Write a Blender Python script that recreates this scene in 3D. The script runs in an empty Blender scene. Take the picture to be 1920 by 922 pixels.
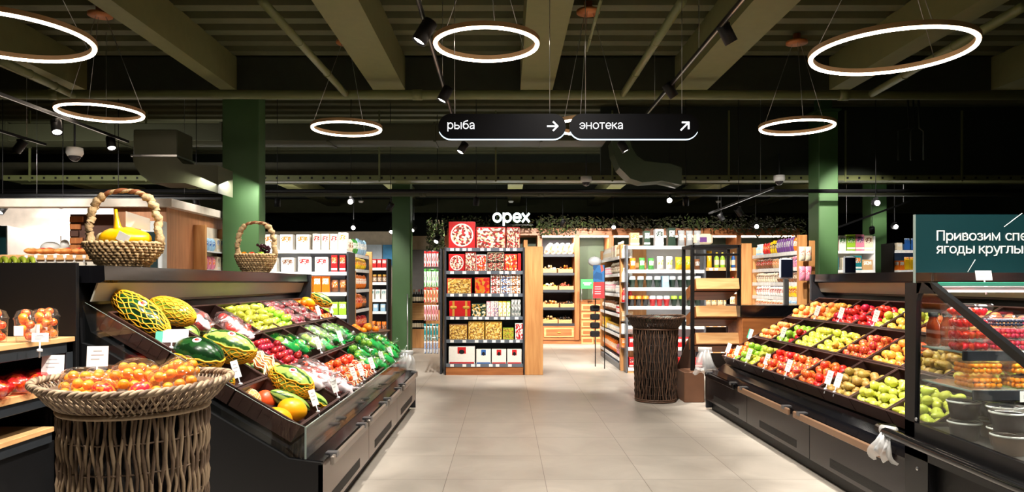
import bpy, math, random
from math import sin, cos, pi, sqrt, radians, atan2
from mathutils import Vector, Matrix
random.seed(7)
SC = bpy.context.scene
COL = SC.collection
F = 1354.0; CX = 948.0; CY = 530.0; EYE = 1.5
# ---------------------------------------------------------------- camera, world, exposure
cam = bpy.data.objects.new('camera', bpy.data.cameras.new('camera')); COL.objects.link(cam)
cam.location = (0, 0, EYE); cam.rotation_euler = (radians(90), 0, 0)
cam.data.sensor_width = 36; cam.data.lens = F/1920*36
cam.data.shift_x = (960-CX)/1920; cam.data.shift_y = (CY-461)/1920
cam.data.clip_end = 100
SC.camera = cam
w = bpy.data.worlds.new('store_ambient'); SC.world = w; w.use_nodes = True
w.node_tree.nodes['Background'].inputs[0].default_value = (0.9, 0.95, 1, 1)
w.node_tree.nodes['Background'].inputs[1].default_value = 0.02
SC.view_settings.view_transform = 'Standard'; SC.view_settings.look = 'None'
SC.view_settings.gamma = 1; SC.view_settings.use_curve_mapping = False
SC.view_settings.exposure = 0.0
SC.cycles.max_bounces = 8; SC.cycles.transparent_max_bounces = 16
SC.cycles.transmission_bounces = 6; SC.cycles.glossy_bounces = 4; SC.cycles.diffuse_bounces = 4
SC.cycles.sample_clamp_indirect = 6
SC.cycles.use_denoising = True

def srgb(c):
    if isinstance(c, str):
        c = [int(c[i:i+2], 16)/255 for i in (0, 2, 4)]
    return tuple((v/12.92 if v <= .04045 else ((v+.055)/1.055)**2.4) for v in c)

def P(px, py, d):
    return ((px-CX)/F*d, d, EYE+(CY-py)/F*d)

# ---------------------------------------------------------------- materials
MATS = {}
def nt(name):
    m = bpy.data.materials.new(name); m.use_nodes = True
    return m, m.node_tree.nodes, m.node_tree.links, m.node_tree.nodes['Principled BSDF']

def mat(name, col, rough=.5, metal=0., var=.12, scale=8., bump=0., spec=.5, stretch=(1,1,1), rand=0., coat=0.):
    """plain procedural material: base colour varied by noise"""
    if name in MATS: return MATS[name]
    m, n, l, b = nt(name)
    c = srgb(col)
    tc = n.new('ShaderNodeTexCoord'); mp = n.new('ShaderNodeMapping'); mp.inputs['Scale'].default_value = stretch
    nz = n.new('ShaderNodeTexNoise'); nz.inputs['Scale'].default_value = scale; nz.inputs['Detail'].default_value = 4
    l.new(tc.outputs['Object'], mp.inputs[0]); l.new(mp.outputs[0], nz.inputs['Vector'])
    mr = n.new('ShaderNodeMapRange'); mr.inputs[1].default_value = .25; mr.inputs[2].default_value = .75
    mr.inputs[3].default_value = 1-var; mr.inputs[4].default_value = 1+var
    l.new(nz.outputs['Fac'], mr.inputs[0])
    hs = n.new('ShaderNodeHueSaturation'); hs.inputs['Color'].default_value = (*c, 1)
    l.new(mr.outputs[0], hs.inputs['Value'])
    if rand:
        oi = n.new('ShaderNodeObjectInfo'); m2 = n.new('ShaderNodeMapRange')
        m2.inputs[3].default_value = .5-rand; m2.inputs[4].default_value = .5+rand
        l.new(oi.outputs['Random'], m2.inputs[0]); l.new(m2.outputs[0], hs.inputs['Hue'])
    l.new(hs.outputs[0], b.inputs['Base Color'])
    b.inputs['Roughness'].default_value = rough; b.inputs['Metallic'].default_value = metal
    b.inputs['Specular IOR Level'].default_value = spec
    if coat: b.inputs['Coat Weight'].default_value = coat
    if bump:
        bp = n.new('ShaderNodeBump'); bp.inputs['Strength'].default_value = bump; bp.inputs['Distance'].default_value = .01
        l.new(nz.outputs['Fac'], bp.inputs['Height']); l.new(bp.outputs[0], b.inputs['Normal'])
    MATS[name] = m; return m

def wood(name, c1, c2, axis='z', rough=.45, scale=1.):
    if name in MATS: return MATS[name]
    m, n, l, b = nt(name)
    tc = n.new('ShaderNodeTexCoord'); mp = n.new('ShaderNodeMapping')
    s = {'x': (1.2, 14, 14), 'y': (14, 1.2, 14), 'z': (14, 14, 1.2)}[axis]
    mp.inputs['Scale'].default_value = tuple(v*scale for v in s)
    nz = n.new('ShaderNodeTexNoise'); nz.inputs['Scale'].default_value = 1.5; nz.inputs['Detail'].default_value = 6; nz.inputs['Distortion'].default_value = .6
    cr = n.new('ShaderNodeValToRGB'); cr.color_ramp.elements[0].position = .3; cr.color_ramp.elements[1].position = .7
    cr.color_ramp.elements[0].color = (*srgb(c1), 1); cr.color_ramp.elements[1].color = (*srgb(c2), 1)
    l.new(tc.outputs['Object'], mp.inputs[0]); l.new(mp.outputs[0], nz.inputs['Vector']); l.new(nz.outputs['Fac'], cr.inputs[0])
    l.new(cr.outputs[0], b.inputs['Base Color']); b.inputs['Roughness'].default_value = rough
    MATS[name] = m; return m

def emit(name, col, st):
    if name in MATS: return MATS[name]
    m = bpy.data.materials.new(name); m.use_nodes = True; n = m.node_tree.nodes; l = m.node_tree.links
    n.remove(n['Principled BSDF']); e = n.new('ShaderNodeEmission')
    e.inputs[0].default_value = (*srgb(col), 1); e.inputs[1].default_value = st
    l.new(e.outputs[0], n['Material Output'].inputs[0]); MATS[name] = m; return m

def film(name, col='ffffff', clear=.82, rough=.12, white=0., wcol='ffffff', wscale=9., wlo=.5):
    """thin clear plastic or glass sheet: transparent with gloss, optional printed patches"""
    if name in MATS: return MATS[name]
    m = bpy.data.materials.new(name); m.use_nodes = True; n = m.node_tree.nodes; l = m.node_tree.links
    b = n['Principled BSDF']; b.inputs['Base Color'].default_value = (*srgb(wcol), 1); b.inputs['Roughness'].default_value = max(rough, .25)
    t = n.new('ShaderNodeBsdfTransparent'); t.inputs[0].default_value = (*[1-(1-v)*.6 for v in srgb(col)], 1)
    g = n.new('ShaderNodeBsdfGlossy'); g.inputs['Roughness'].default_value = rough
    mx = n.new('ShaderNodeMixShader'); m5 = n.new('ShaderNodeMixShader')
    fr = n.new('ShaderNodeLayerWeight'); fr.inputs[0].default_value = .5
    pw = n.new('ShaderNodeMath'); pw.operation = 'POWER'; pw.inputs[1].default_value = 4
    l.new(fr.outputs['Facing'], pw.inputs[0])
    mt = n.new('ShaderNodeMath'); mt.operation = 'MULTIPLY_ADD'; mt.use_clamp = True; mt.inputs[1].default_value = .7; mt.inputs[2].default_value = .045+(1-clear)*.25
    l.new(pw.outputs[0], mt.inputs[0]); l.new(mt.outputs[0], mx.inputs[0]); l.new(t.outputs[0], mx.inputs[1]); l.new(g.outputs[0], mx.inputs[2])
    l.new(mx.outputs[0], m5.inputs[1]); l.new(b.outputs[0], m5.inputs[2]); m5.inputs[0].default_value = max(0, (.93-clear)*.5)
    if white:
        tc = n.new('ShaderNodeTexCoord'); nz = n.new('ShaderNodeTexNoise'); nz.inputs['Scale'].default_value = wscale
        l.new(tc.outputs['Object'], nz.inputs['Vector'])
        cr = n.new('ShaderNodeValToRGB'); cr.color_ramp.elements[0].position = wlo; cr.color_ramp.elements[1].position = wlo+.04
        cr.color_ramp.elements[0].color = (.04, .04, .04, 1); cr.color_ramp.elements[1].color = (white, white, white, 1)
        l.new(nz.outputs['Fac'], cr.inputs[0]); l.new(cr.outputs[0], m5.inputs[0])
    l.new(m5.outputs[0], n['Material Output'].inputs[0]); MATS[name] = m; return m

def pack(name, cols, scale=14., rough=.35, smooth=False):
    """printed packaging: voronoi cells coloured from a list"""
    if name in MATS: return MATS[name]
    m, n, l, b = nt(name)
    tc = n.new('ShaderNodeTexCoord'); vo = n.new('ShaderNodeTexVoronoi'); vo.inputs['Scale'].default_value = scale
    if smooth: vo.feature = 'SMOOTH_F1'
    sp = n.new('ShaderNodeSeparateColor'); cr = n.new('ShaderNodeValToRGB'); cr.color_ramp.interpolation = 'CONSTANT'
    els = cr.color_ramp.elements
    while len(els) < len(cols): els.new(.5)
    for i, c in enumerate(cols):
        els[i].position = i/len(cols); els[i].color = (*srgb(c), 1)
    l.new(tc.outputs['Object'], vo.inputs['Vector']); l.new(vo.outputs['Color'], sp.inputs[0]); l.new(sp.outputs[0], cr.inputs[0])
    l.new(cr.outputs[0], b.inputs['Base Color']); b.inputs['Roughness'].default_value = rough
    MATS[name] = m; return m

def fruitmat(name, c1, c2, lo=.4, hi=.6, scale=1.6, hue=.02, rough=.28, local=12.):
    """skin of a fruit: two colours blended by noise that differs from fruit to fruit"""
    if name in MATS: return MATS[name]
    m, n, l, b = nt(name)
    tc = n.new('ShaderNodeTexCoord'); oi = n.new('ShaderNodeObjectInfo')
    ad = n.new('ShaderNodeVectorMath'); ad.operation = 'MULTIPLY_ADD'; ad.inputs[1].default_value = (local, local, local)
    cb = n.new('ShaderNodeCombineXYZ'); mm = n.new('ShaderNodeMath'); mm.operation = 'MULTIPLY'; mm.inputs[1].default_value = 50
    l.new(oi.outputs['Random'], mm.inputs[0]); l.new(mm.outputs[0], cb.inputs[0]); l.new(mm.outputs[0], cb.inputs[1])
    l.new(tc.outputs['Object'], ad.inputs[0]); l.new(cb.outputs[0], ad.inputs[2])
    nz = n.new('ShaderNodeTexNoise'); nz.inputs['Scale'].default_value = scale; nz.inputs['Detail'].default_value = 3
    l.new(ad.outputs[0], nz.inputs['Vector'])
    cr = n.new('ShaderNodeValToRGB'); cr.color_ramp.elements[0].position = lo; cr.color_ramp.elements[1].position = hi
    cr.color_ramp.elements[0].color = (*srgb(c1), 1); cr.color_ramp.elements[1].color = (*srgb(c2), 1)
    l.new(nz.outputs['Fac'], cr.inputs[0])
    hs = n.new('ShaderNodeHueSaturation'); m2 = n.new('ShaderNodeMapRange'); m2.inputs[3].default_value = .5-hue; m2.inputs[4].default_value = .5+hue
    l.new(oi.outputs['Random'], m2.inputs[0]); l.new(m2.outputs[0], hs.inputs['Hue'])
    l.new(cr.outputs[0], hs.inputs['Color']); l.new(hs.outputs[0], b.inputs['Base Color'])
    b.inputs['Roughness'].default_value = rough
    MATS[name] = m; return m

# ---------------------------------------------------------------- mesh builder
class MB:
    def __init__(s): s.v = []; s.f = []; s.m = []; s.sm = []
    def add(s, vs, fs, mi=0, smooth=False):
        k = len(s.v); s.v += [tuple(v) for v in vs]
        for f in fs: s.f.append([i+k for i in f]); s.m.append(mi); s.sm.append(smooth)
        return s
    def box(s, x0, x1, y0, y1, z0, z1, mi=0, M=None):
        vs = [(x, y, z) for x in (x0, x1) for y in (y0, y1) for z in (z0, z1)]
        if M: vs = [M @ Vector(v) for v in vs]
        return s.add(vs, [(0,1,3,2),(4,6,7,5),(0,4,5,1),(2,3,7,6),(0,2,6,4),(1,5,7,3)], mi)
    def bev(s, x0, x1, y0, y1, z0, z1, r=.01, mi=0):
        """box with chamfered vertical and horizontal edges"""
        r = min(r, (x1-x0)/2.01, (y1-y0)/2.01, (z1-z0)/2.01)
        def ring(i, z): a, b_, c, d = x0+i, x1-i, y0+i, y1-i; return [(a+r,c,z),(b_-r,c,z),(b_,c+r,z),(b_,d-r,z),(b_-r,d,z),(a+r,d,z),(a,d-r,z),(a,c+r,z)]
        R = [ring(r, z0), ring(0, z0+r), ring(0, z1-r), ring(r, z1)]
        vs = sum(R, []); fs = [list(range(7, -1, -1)), list(range(24, 32))]
        for k in range(3):
            for i in range(8): j = (i+1) % 8; fs.append((k*8+i, k*8+j, k*8+8+j, k*8+8+i))
        return s.add(vs, fs, mi)
    def prism(s, poly, a0, a1, axis='y', mi=0):
        """extrude polygon; axis y: poly in (x,z); axis z: (x,y); axis x: (y,z)"""
        def pt(p, a): return {'y': (p[0], a, p[1]), 'z': (p[0], p[1], a), 'x': (a, p[0], p[1])}[axis]
        n = len(poly); vs = [pt(p, a0) for p in poly]+[pt(p, a1) for p in poly]
        return s.add(vs, [list(range(n)), list(range(2*n-1, n-1, -1))]+[(i, n+i, n+(i+1) % n, (i+1) % n) for i in range(n)], mi)
    def lathe(s, prof, n=16, c=(0,0,0), mi=0, smooth=True, sq=1.):
        vs = []; k = len(prof)
        for i in range(n):
            a = 2*pi*i/n
            for r, z in prof: vs.append((c[0]+r*cos(a), c[1]+r*sin(a)*sq, c[2]+z))
        fs = [(i*k+j, ((i+1) % n)*k+j, ((i+1) % n)*k+j+1, i*k+j+1) for i in range(n) for j in range(k-1)]
        return s.add(vs, fs, mi, smooth)
    def tube(s, path, r, n=6, closed=False, mi=0, smooth=True, caps=True):
        P_ = [Vector(p) for p in path]; m = len(P_); vs = []
        rr = r if callable(r) else (lambda i: r)
        up = Vector((0, 0, 1))
        for i, p in enumerate(P_):
            t = (P_[(i+1) % m]-P_[i-1]) if closed else (P_[min(i+1, m-1)]-P_[max(i-1, 0)])
            t.normalize(); u = up if abs(t.dot(up)) < .95 else Vector((1, 0, 0))
            a = t.cross(u).normalized(); b_ = a.cross(t)
            for j in range(n):
                q = 2*pi*j/n; vs.append(p+(a*cos(q)+b_*sin(q))*rr(i))
        fs = []
        for i in range(m if closed else m-1):
            i2 = (i+1) % m
            for j in range(n): j2 = (j+1) % n; fs.append((i*n+j, i*n+j2, i2*n+j2, i2*n+j))
        if not closed and caps: fs += [list(range(n))[::-1], [(m-1)*n+j for j in range(n)]]
        return s.add(vs, fs, mi, smooth)
    def ball(s, c, r, n=12, k=8, mi=0, f=None):
        """ellipsoid, r = scalar or 3"""
        if not hasattr(r, '__len__'): r = (r, r, r)
        vs = []
        for i in range(n):
            a = 2*pi*i/n
            for j in range(k+1):
                b_ = pi*j/k; p = Vector((r[0]*sin(b_)*cos(a), r[1]*sin(b_)*sin(a), r[2]*cos(b_)))
                if f: p = f(p)
                vs.append((c[0]+p.x, c[1]+p.y, c[2]+p.z))
        q = k+1
        return s.add(vs, [(i*q+j, i*q+j+1, ((i+1) % n)*q+j+1, ((i+1) % n)*q+j) for i in range(n) for j in range(k)], mi, True)
    def ngon(s, pts, mi=0): return s.add(pts, [list(range(len(pts)))], mi)
    def mesh(s, name, mats):
        me = bpy.data.meshes.new(name); me.from_pydata(s.v, [], s.f)
        for m in (mats if isinstance(mats, (list, tuple)) else [mats]): me.materials.append(m)
        me.polygons.foreach_set('material_index', s.m); me.polygons.foreach_set('use_smooth', s.sm)
        me.update(); return me
    def obj(s, name, mats, parent=None, **kw): return link(name, s.mesh(name, mats), parent, **kw)

def tagit(o, label=None, cat=None, group=None, kind=None):
    if label: o['label'] = label
    if cat: o['category'] = cat
    if group: o['group'] = group
    if kind: o['kind'] = kind
    return o
def link(name, me, parent=None, loc=None, rot=None, scale=None, **kw):
    o = bpy.data.objects.new(name, me); COL.objects.link(o)
    if parent: o.parent = parent
    if loc is not None: o.location = loc
    if rot is not None: o.rotation_euler = rot
    if scale is not None: o.scale = scale
    return tagit(o, **kw)
def empty(name, label, cat, loc=(0,0,0), rz=0, group=None, rot=None):
    o = bpy.data.objects.new(name, None); COL.objects.link(o); o.empty_display_size = .1
    o.location = loc; o.rotation_euler = rot or (0, 0, rz); return tagit(o, label, cat, group)
def struct(name, mb, mats, **kw): return mb.obj(name, mats, kind='structure', **kw)
def clone(o, loc=None, rot=None, parent=None, label=None, group=None):
    c = o.copy(); COL.objects.link(c)
    if parent: c.parent = parent
    if loc is not None: c.location = loc
    if rot is not None: c.rotation_euler = rot
    if label: c['label'] = label
    if group: c['group'] = group
    for ch in o.children: clone(ch, parent=c)
    return c
def arc(cx, cy, rx, ry, a0, a1, n=14): return [(cx+rx*cos(radians(a0+(a1-a0)*i/n)), cy+ry*sin(radians(a0+(a1-a0)*i/n))) for i in range(n+1)]
_u = [[(.08,.5),(.08,.04)], [(.08,.06),(.46,.48)], [(.46,.5),(.46,.04)]]
GLYPH = { # stroke centre lines, x-height .54, and advance
 'о': ([arc(.28,.27,.215,.23,0,360,24)], .57), 'р': ([[(.08,.52),(.08,-.17)], arc(.29,.27,.2,.23,160,-160,22)], .57),
 'ы': ([[(.08,.52),(.08,.04),(.29,.04)]+arc(.29,.175,.15,.135,-90,90,10)+[(.08,.31)], [(.6,.52),(.6,.02)]], .7),
 'б': ([arc(.28,.24,.205,.2,0,360,22), [(.075,.24),(.08,.42),(.14,.57),(.26,.64),(.44,.69)]], .55),
 'а': ([[(.08,.4),(.12,.47),(.22,.5),(.32,.49),(.39,.42),(.4,.33),(.4,.02)], [(.4,.3),(.2,.27),(.1,.22),(.07,.14),(.11,.06),(.2,.035),(.32,.07),(.39,.16)]], .5),
 'э': ([arc(.25,.27,.215,.23,150,-150,22), [(.18,.27),(.46,.27)]], .53), 'н': ([[(.08,.52),(.08,.02)], [(.46,.52),(.46,.02)], [(.08,.28),(.46,.28)]], .56),
 'т': ([[(.02,.5),(.42,.5)], [(.22,.5),(.22,.02)]], .46), 'е': ([[(.07,.27),(.48,.27)]+arc(.28,.27,.205,.23,5,320,22)], .54),
 'к': ([[(.08,.52),(.08,.02)], [(.41,.5),(.11,.25)], [(.19,.31),(.43,.03)]], .48), 'П': ([[(.08,.02),(.08,.68),(.54,.68),(.54,.02)]], .66),
 'и': (_u, .56), 'й': (_u+[arc(.27,.7,.11,.08,200,340,8)], .56),
 'в': ([[(.08,.04),(.08,.5),(.26,.5)]+arc(.26,.395,.12,.105,90,-90,8)+[(.08,.29)], [(.26,.29)]+arc(.28,.165,.14,.125,90,-90,8)+[(.08,.04)]], .49),
 'з': ([arc(.21,.39,.15,.11,160,-90,12)+arc(.21,.16,.17,.125,90,-160,12)], .46), 'м': ([[(.08,.02),(.08,.5),(.32,.1),(.56,.5),(.56,.02)]], .66),
 'с': ([arc(.28,.27,.215,.23,45,315,20)], .5), 'п': ([[(.08,.02),(.08,.5),(.44,.5),(.44,.02)]], .55), 'л': ([[(.02,.05),(.09,.07),(.14,.2),(.15,.5),(.44,.5),(.44,.02)]], .55),
 'я': ([[(.42,.02),(.42,.5),(.2,.5)]+arc(.2,.37,.13,.13,90,270,8)+[(.42,.24)], [(.24,.24),(.07,.02)]], .52), 'г': ([[(.08,.02),(.08,.5),(.36,.5)]], .4),
 'д': ([[(.03,-.12),(.03,.04),(.53,.04),(.53,-.12)], [(.1,.04),(.15,.2),(.16,.5),(.44,.5),(.44,.04)]], .6), 'у': ([[(.03,.5),(.25,.04)], [(.46,.5),(.2,-.13),(.06,-.15)]], .48),
 'х': ([[(.05,.5),(.43,.03)], [(.43,.5),(.05,.03)]], .48), ' ': ([], .28)}
def lettering(name, s, size, loc, material, parent, rot=(radians(90), 0, 0), ext=.002, bold=0., width=None, sw=.078):
    """words drawn as thin flat strokes, standing upright on the sign face"""
    total = sum(GLYPH[c][1] for c in s); k = width/total if width else size
    t = MB(); x0 = 0
    for ch in s:
        for pl in GLYPH[ch][0]:
            pts = [Vector((x0+p[0], p[1])) for p in pl]; closed = (pts[0]-pts[-1]).length < 1e-4
            if closed: pts = pts[:-1]
            n = len(pts); L = []; R = []
            for i in range(n):
                a = pts[i]-pts[i-1] if (i or closed) else pts[1]-pts[0]; b = pts[(i+1) % n]-pts[i] if (i < n-1 or closed) else a
                a = a.normalized(); b = b.normalized(); na = Vector((-a.y, a.x)); nb = Vector((-b.y, b.x)); m = (na+nb)
                m = m/m.length if m.length > .01 else na; q = sw*bold_k(bold)/2/max(.5, m.dot(na)); L.append(pts[i]+m*q); R.append(pts[i]-m*q)
            if not closed: # square ends
                e = (pts[1]-pts[0]).normalized()*sw*.3; L[0] -= e; R[0] -= e; e = (pts[-1]-pts[-2]).normalized()*sw*.3; L[-1] += e; R[-1] += e
            vs = [(p.x*k, -ext, p.y*k) for p in L]+[(p.x*k, -ext, p.y*k) for p in R]+[(p.x*k, ext, p.y*k) for p in L]+[(p.x*k, ext, p.y*k) for p in R]; fs = []
            for i in range(n if closed else n-1):
                j = (i+1) % n; fs += [(i, j, n+j, n+i), (2*n+i, 3*n+i, 3*n+j, 2*n+j), (i, 2*n+i, 2*n+j, j), (n+i, n+j, 3*n+j, 3*n+i)]
            t.add(vs, fs)
        x0 += GLYPH[ch][1]
    return t.obj(name, material, parent, loc=loc)
def bold_k(b): return 1+b*40
ORD = ['first','second','third','fourth','fifth','sixth','seventh','eighth','ninth','tenth','eleventh','twelfth','thirteenth','fourteenth','fifteenth','sixteenth','seventeenth','eighteenth','nineteenth','twentieth']
def ordl(i, n):
    if n == 1: return 'only one'
    if i >= len(ORD): return 'number %d from the left' % (i+1)
    return 'leftmost' if i == 0 else ('rightmost' if i == n-1 else ORD[i]+' from the left')

# palette
BLACK = mat('black_powder_coat', '0b0b0d', .5, var=.05, spec=.3)
BLACKG = mat('black_gloss_panel', '0d0d10', .12, var=.05)
DGREY = mat('dark_grey_metal', '3a3c42', .4, .3, var=.05)
GREY = mat('grey_shelf_metal', '6d727a', .35, .4, var=.05)
STEEL = mat('brushed_steel', 'b9bbbd', .28, .9, var=.06)
WHITE = mat('white_plastic', 'eceae6', .4, var=.03)
WSHELF = mat('white_shelf_metal', 'e8eaec', .35, var=.03)
CARD = mat('white_price_card', 'f4f4f2', .5, var=.02)
OAK = wood('light_oak', 'c08a52', 'dcae78', 'x')
OAKZ = wood('light_oak_upright', 'b87c46', 'd39c62', 'z')
OAKD = wood('warm_walnut_frame', '8a4f28', 'b4723f', 'x')
OAKDZ = wood('warm_walnut_post', '8a4f28', 'b4723f', 'z')
OLIVE = mat('olive_ceiling_paint', '6f7044', .7, var=.06)
OLIVED = mat('dark_olive_deck_paint', '56583a', .75, var=.08)
GREEN = mat('column_green_paint', '34552c', .55, var=.04)
DARKG = mat('dark_green_paint', '20281c', .7, var=.06)
GLASS = film('clear_glass', 'f2f8f6', .95, .02)
GLASSE = mat('green_glass_edge', '7d8a84', .15, var=.02)
FILM = film('clear_plastic_film', 'ffffff', .78, .18)
CLEAR = film('clear_plastic_tub', 'ffffff', .91, .06)
LENS = emit('lamp_lens', 'fff6ea', 30)
BRONZE = mat('bronze_lamp_metal', 'b8946a', .45, .3, var=.05)
COPPER = mat('copper_disc', 'b5703c', .45, .3, var=.1)
CRATE = mat('dark_brown_crate_plastic', '3a2420', .4, var=.1, scale=20)
BRONZEP = mat('bronze_brown_panel', '7a6b62', .25, .6, var=.06, scale=3)

# ---------------------------------------------------------------- lights
def spotlight(loc, aim, power, size=70, blend=.6, radius=.05, col=(1, .93, .83), parent=None):
    ld = bpy.data.lights.new('unseen_spot', 'SPOT'); ld.energy = power; ld.spot_size = radians(size); ld.spot_blend = blend
    ld.shadow_soft_size = radius; ld.color = col
    o = bpy.data.objects.new('unseen_spot', ld); COL.objects.link(o); o.location = loc
    dvec = Vector(aim)-Vector(loc); o.rotation_euler = dvec.to_track_quat('-Z', 'Y').to_euler()
    return o
def arealight(loc, aim, power, sx, sy, col=(1, .95, .88)):
    ld = bpy.data.lights.new('strip_and_fill_lamp', 'AREA'); ld.shape = 'RECTANGLE'; ld.size = sx; ld.size_y = sy; ld.energy = power; ld.color = col
    o = bpy.data.objects.new('strip_and_fill_lamp', ld); COL.objects.link(o); o.location = loc
    dvec = Vector(aim)-Vector(loc); o.rotation_euler = dvec.to_track_quat('-Z', 'Y').to_euler()
    return o
PW = 3.0
# unseen spot lamps: case rows follow the tracks, the others are added without fixtures
for y in (2.6, 4.2, 5.8, 7.4, 9.0):
    spotlight((-.85, y, 3.75), (-2.1, y+.1, .95), 200*PW, 58)
    spotlight((2.05, y, 3.75), (3.2, y+.1, .95), 200*PW, 58)
for y in (1.8, 3.6, 5.4, 7.2):
    spotlight((.6, y, 3.9), (.6, y+.3, 0), 110*PW, 120, 1.0, .25)
for x, y in ((-.4, 9.3), (1.2, 8.9)):
    spotlight((x, y, 3.9), (x, y+2.4, .9), 230*PW, 55)
for x, y, tx, ty, tz, p in ((-2.9, 8.9, -3.1, 11.2, 1.4, 200), (-1.2, 9.6, -2.4, 12.2, 1.1, 260), (2.6, 9.2, 2.9, 12, 1.2, 260), (1.2, 10.2, 1.95, 13.6, 1.0, 260), (3.0, 8.7, 4.3, 11, 1.4, 200),
                        (1.5, 7.0, 2.8, 9.4, 1.2, 220), (3.6, 10.2, 5.7, 13.2, 2.0, 170), (5.6, 11.2, 6.9, 14.4, 2.0, 260), (7.6, 13.8, 8.6, 15.9, 2.0, 200), (-1.0, 3.0, -2.5, 4.8, 1.75, 110), (-1.8, 5.0, -2.55, 7.2, 1.8, 90),
                        (-5.4, 6.6, -5.6, 9.2, 1.9, 240), (-7.0, 9.9, -7.2, 12.4, 1.9, 300)):
    spotlight((x, y, 3.7), (tx, ty, tz), p*PW, 52)  # added fill for dim shelving, column, crate stand, baskets and bakery
for x, y, tx, ty, p in ((.6, 14.4, 1.25, 17.7, 400), (2.0, 14.6, 2.1, 17.7, 380), (-2.6, 12.6, -3.1, 14.9, 160), (-.9, 14.6, -1.8, 16.6, 150), (4.0, 14.4, 4.5, 17.7, 230)):
    spotlight((x, y, 3.3), (tx, ty, 1.3), p*PW, 62)  # added fill towards the deli cabinet and the far shelving
spotlight((.6, 13.3, 3.3), (.8, 14.6, 0), 150*PW, 85)
spotlight((-2.4, 2.2, 3.6), (-1.6, 3.0, 1.0), 150*PW, 50)
spotlight((-2.0, 2.8, 3.6), (-2.8, 3.8, 1.0), 130*PW, 50)
spotlight((1.9, 2.3, 3.6), (2.8, 3.9, .9), 200*PW, 50)

# added unseen uplights over the cabinet tops, brightening the far ceiling
arealight((.5, 16.6, 2.95), (.5, 16.4, 4.2), 45, 7, .3)
arealight((-5.0, 16.0, 2.9), (-5.0, 15.8, 4.2), 30, 4, .3)
arealight((6.5, 14.9, 2.6), (6.5, 14.7, 4.2), 30, 4, .3)
# ================================================================ room shell
def floor_mat():
    m, n, l, b = nt('stone_tile')
    tc = n.new('ShaderNodeTexCoord')
    mp = n.new('ShaderNodeMapping'); mp.inputs['Location'].default_value = (-.3, -.245, 0)
    br = n.new('ShaderNodeTexBrick'); br.offset = 0; br.squash = 1
    br.inputs['Scale'].default_value = 1; br.inputs['Brick Width'].default_value = .7527; br.inputs['Row Height'].default_value = .7527
    br.inputs['Mortar Size'].default_value = .0028; br.inputs['Mortar Smooth'].default_value = .2
    br.inputs['Color1'].default_value = (*srgb('b0a89e'), 1); br.inputs['Color2'].default_value = (*srgb('b8b0a6'), 1)
    br.inputs['Mortar'].default_value = (*srgb('7d756c'), 1)
    l.new(tc.outputs['Object'], mp.inputs[0]); l.new(mp.outputs[0], br.inputs['Vector'])
    nz = n.new('ShaderNodeTexNoise'); nz.inputs['Scale'].default_value = 1.6; nz.inputs['Detail'].default_value = 7; nz.inputs['Roughness'].default_value = .6; nz.inputs['Distortion'].default_value = .8
    l.new(tc.outputs['Object'], nz.inputs['Vector'])
    mr = n.new('ShaderNodeMapRange'); mr.inputs[1].default_value = .3; mr.inputs[2].default_value = .7; mr.inputs[3].default_value = .8; mr.inputs[4].default_value = 1.12
    l.new(nz.outputs['Fac'], mr.inputs[0])
    hs = n.new('ShaderNodeHueSaturation'); l.new(br.outputs['Color'], hs.inputs['Color']); l.new(mr.outputs[0], hs.inputs['Value'])
    l.new(hs.outputs[0], b.inputs['Base Color'])
    m2 = n.new('ShaderNodeMapRange'); m2.inputs[3].default_value = .28; m2.inputs[4].default_value = .5
    l.new(nz.outputs['Fac'], m2.inputs[0]); l.new(m2.outputs[0], b.inputs['Roughness'])
    return m
struct('floor', MB().box(-15, 13, -3, 26, -.1, 0), floor_mat())
struct('wall_back', MB().box(-15, 13, 26, 26.2, 0, 5), DARKG)
struct('wall_left', MB().box(-15.2, -15, -3, 26, 0, 5), DARKG)
struct('wall_right', MB().box(13, 13.2, -3, 26, 0, 5), DARKG)
struct('wall_rear', MB().box(-15, 13, -3.2, -3, 0, 5), DARKG)
# corrugated deck: ribs run across the picture
mb = MB(); y = -3.; pts = []
while y < 19.2:
    pts += [(y, 4.86), (y+.19, 4.86), (y+.235, 5.0), (y+.39, 5.0)]; y += .435
pts2 = [(a, b) for a, b in pts]
vs = [(-15, a, b) for a, b in pts2]+[(13, a, b) for a, b in pts2]; n_ = len(pts2)
mb.add(vs, [(i, i+1, n_+i+1, n_+i) for i in range(n_-1)])
mb.box(-15, 13, -3, 26, 5.1, 5.2)
struct('ceiling', mb, OLIVED)
struct('ceiling_far', MB().box(-15, 13, 19.2, 26, 3.98, 4.1), mat('far_ceiling_paint', '33301f', .8))
# long beams towards the cross girder
GIRD = 10.8
for i, x in enumerate((-8.85, -6.5, -4.14, -1.74, .46, 2.77, 4.99, 7.5, 9.9)):
    hw = .12 if i == 2 else (.15 if i == 6 else .24)
    struct('trim_%d' % (i+1), MB().box(x-hw, x+hw, -3, GIRD, 4.38, 4.87), OLIVE)
struct('trim_10', MB().box(-15, 13, GIRD, GIRD+.3, 4.34, 4.87), mat('girder_paint', '2e3323', .7))
# soffit drop in front of the far ceiling and its beams
struct('trim_11', MB().box(-15, 13, 18.9, 19.2, 3.72, 5.0), DARKG)
for i, x in enumerate((-9.6, -7.2, -4.9, -2.55, .22, 2.5, 4.8, 7.1)):
    struct('trim_%d' % (12+i), MB().box(x-.17, x+.17, 15.2, 26, 3.68, 3.98), OLIVE)
# cross beams of the second bay
struct('trim_20', MB().box(-15, 13, 15.0, 15.2, 3.66, 4.0), mat('cross_beam_paint', '3b3a28', .7))
struct('trim_21', MB().box(-15, 13, 20.6, 20.8, 3.5, 3.98), OLIVED)
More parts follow.
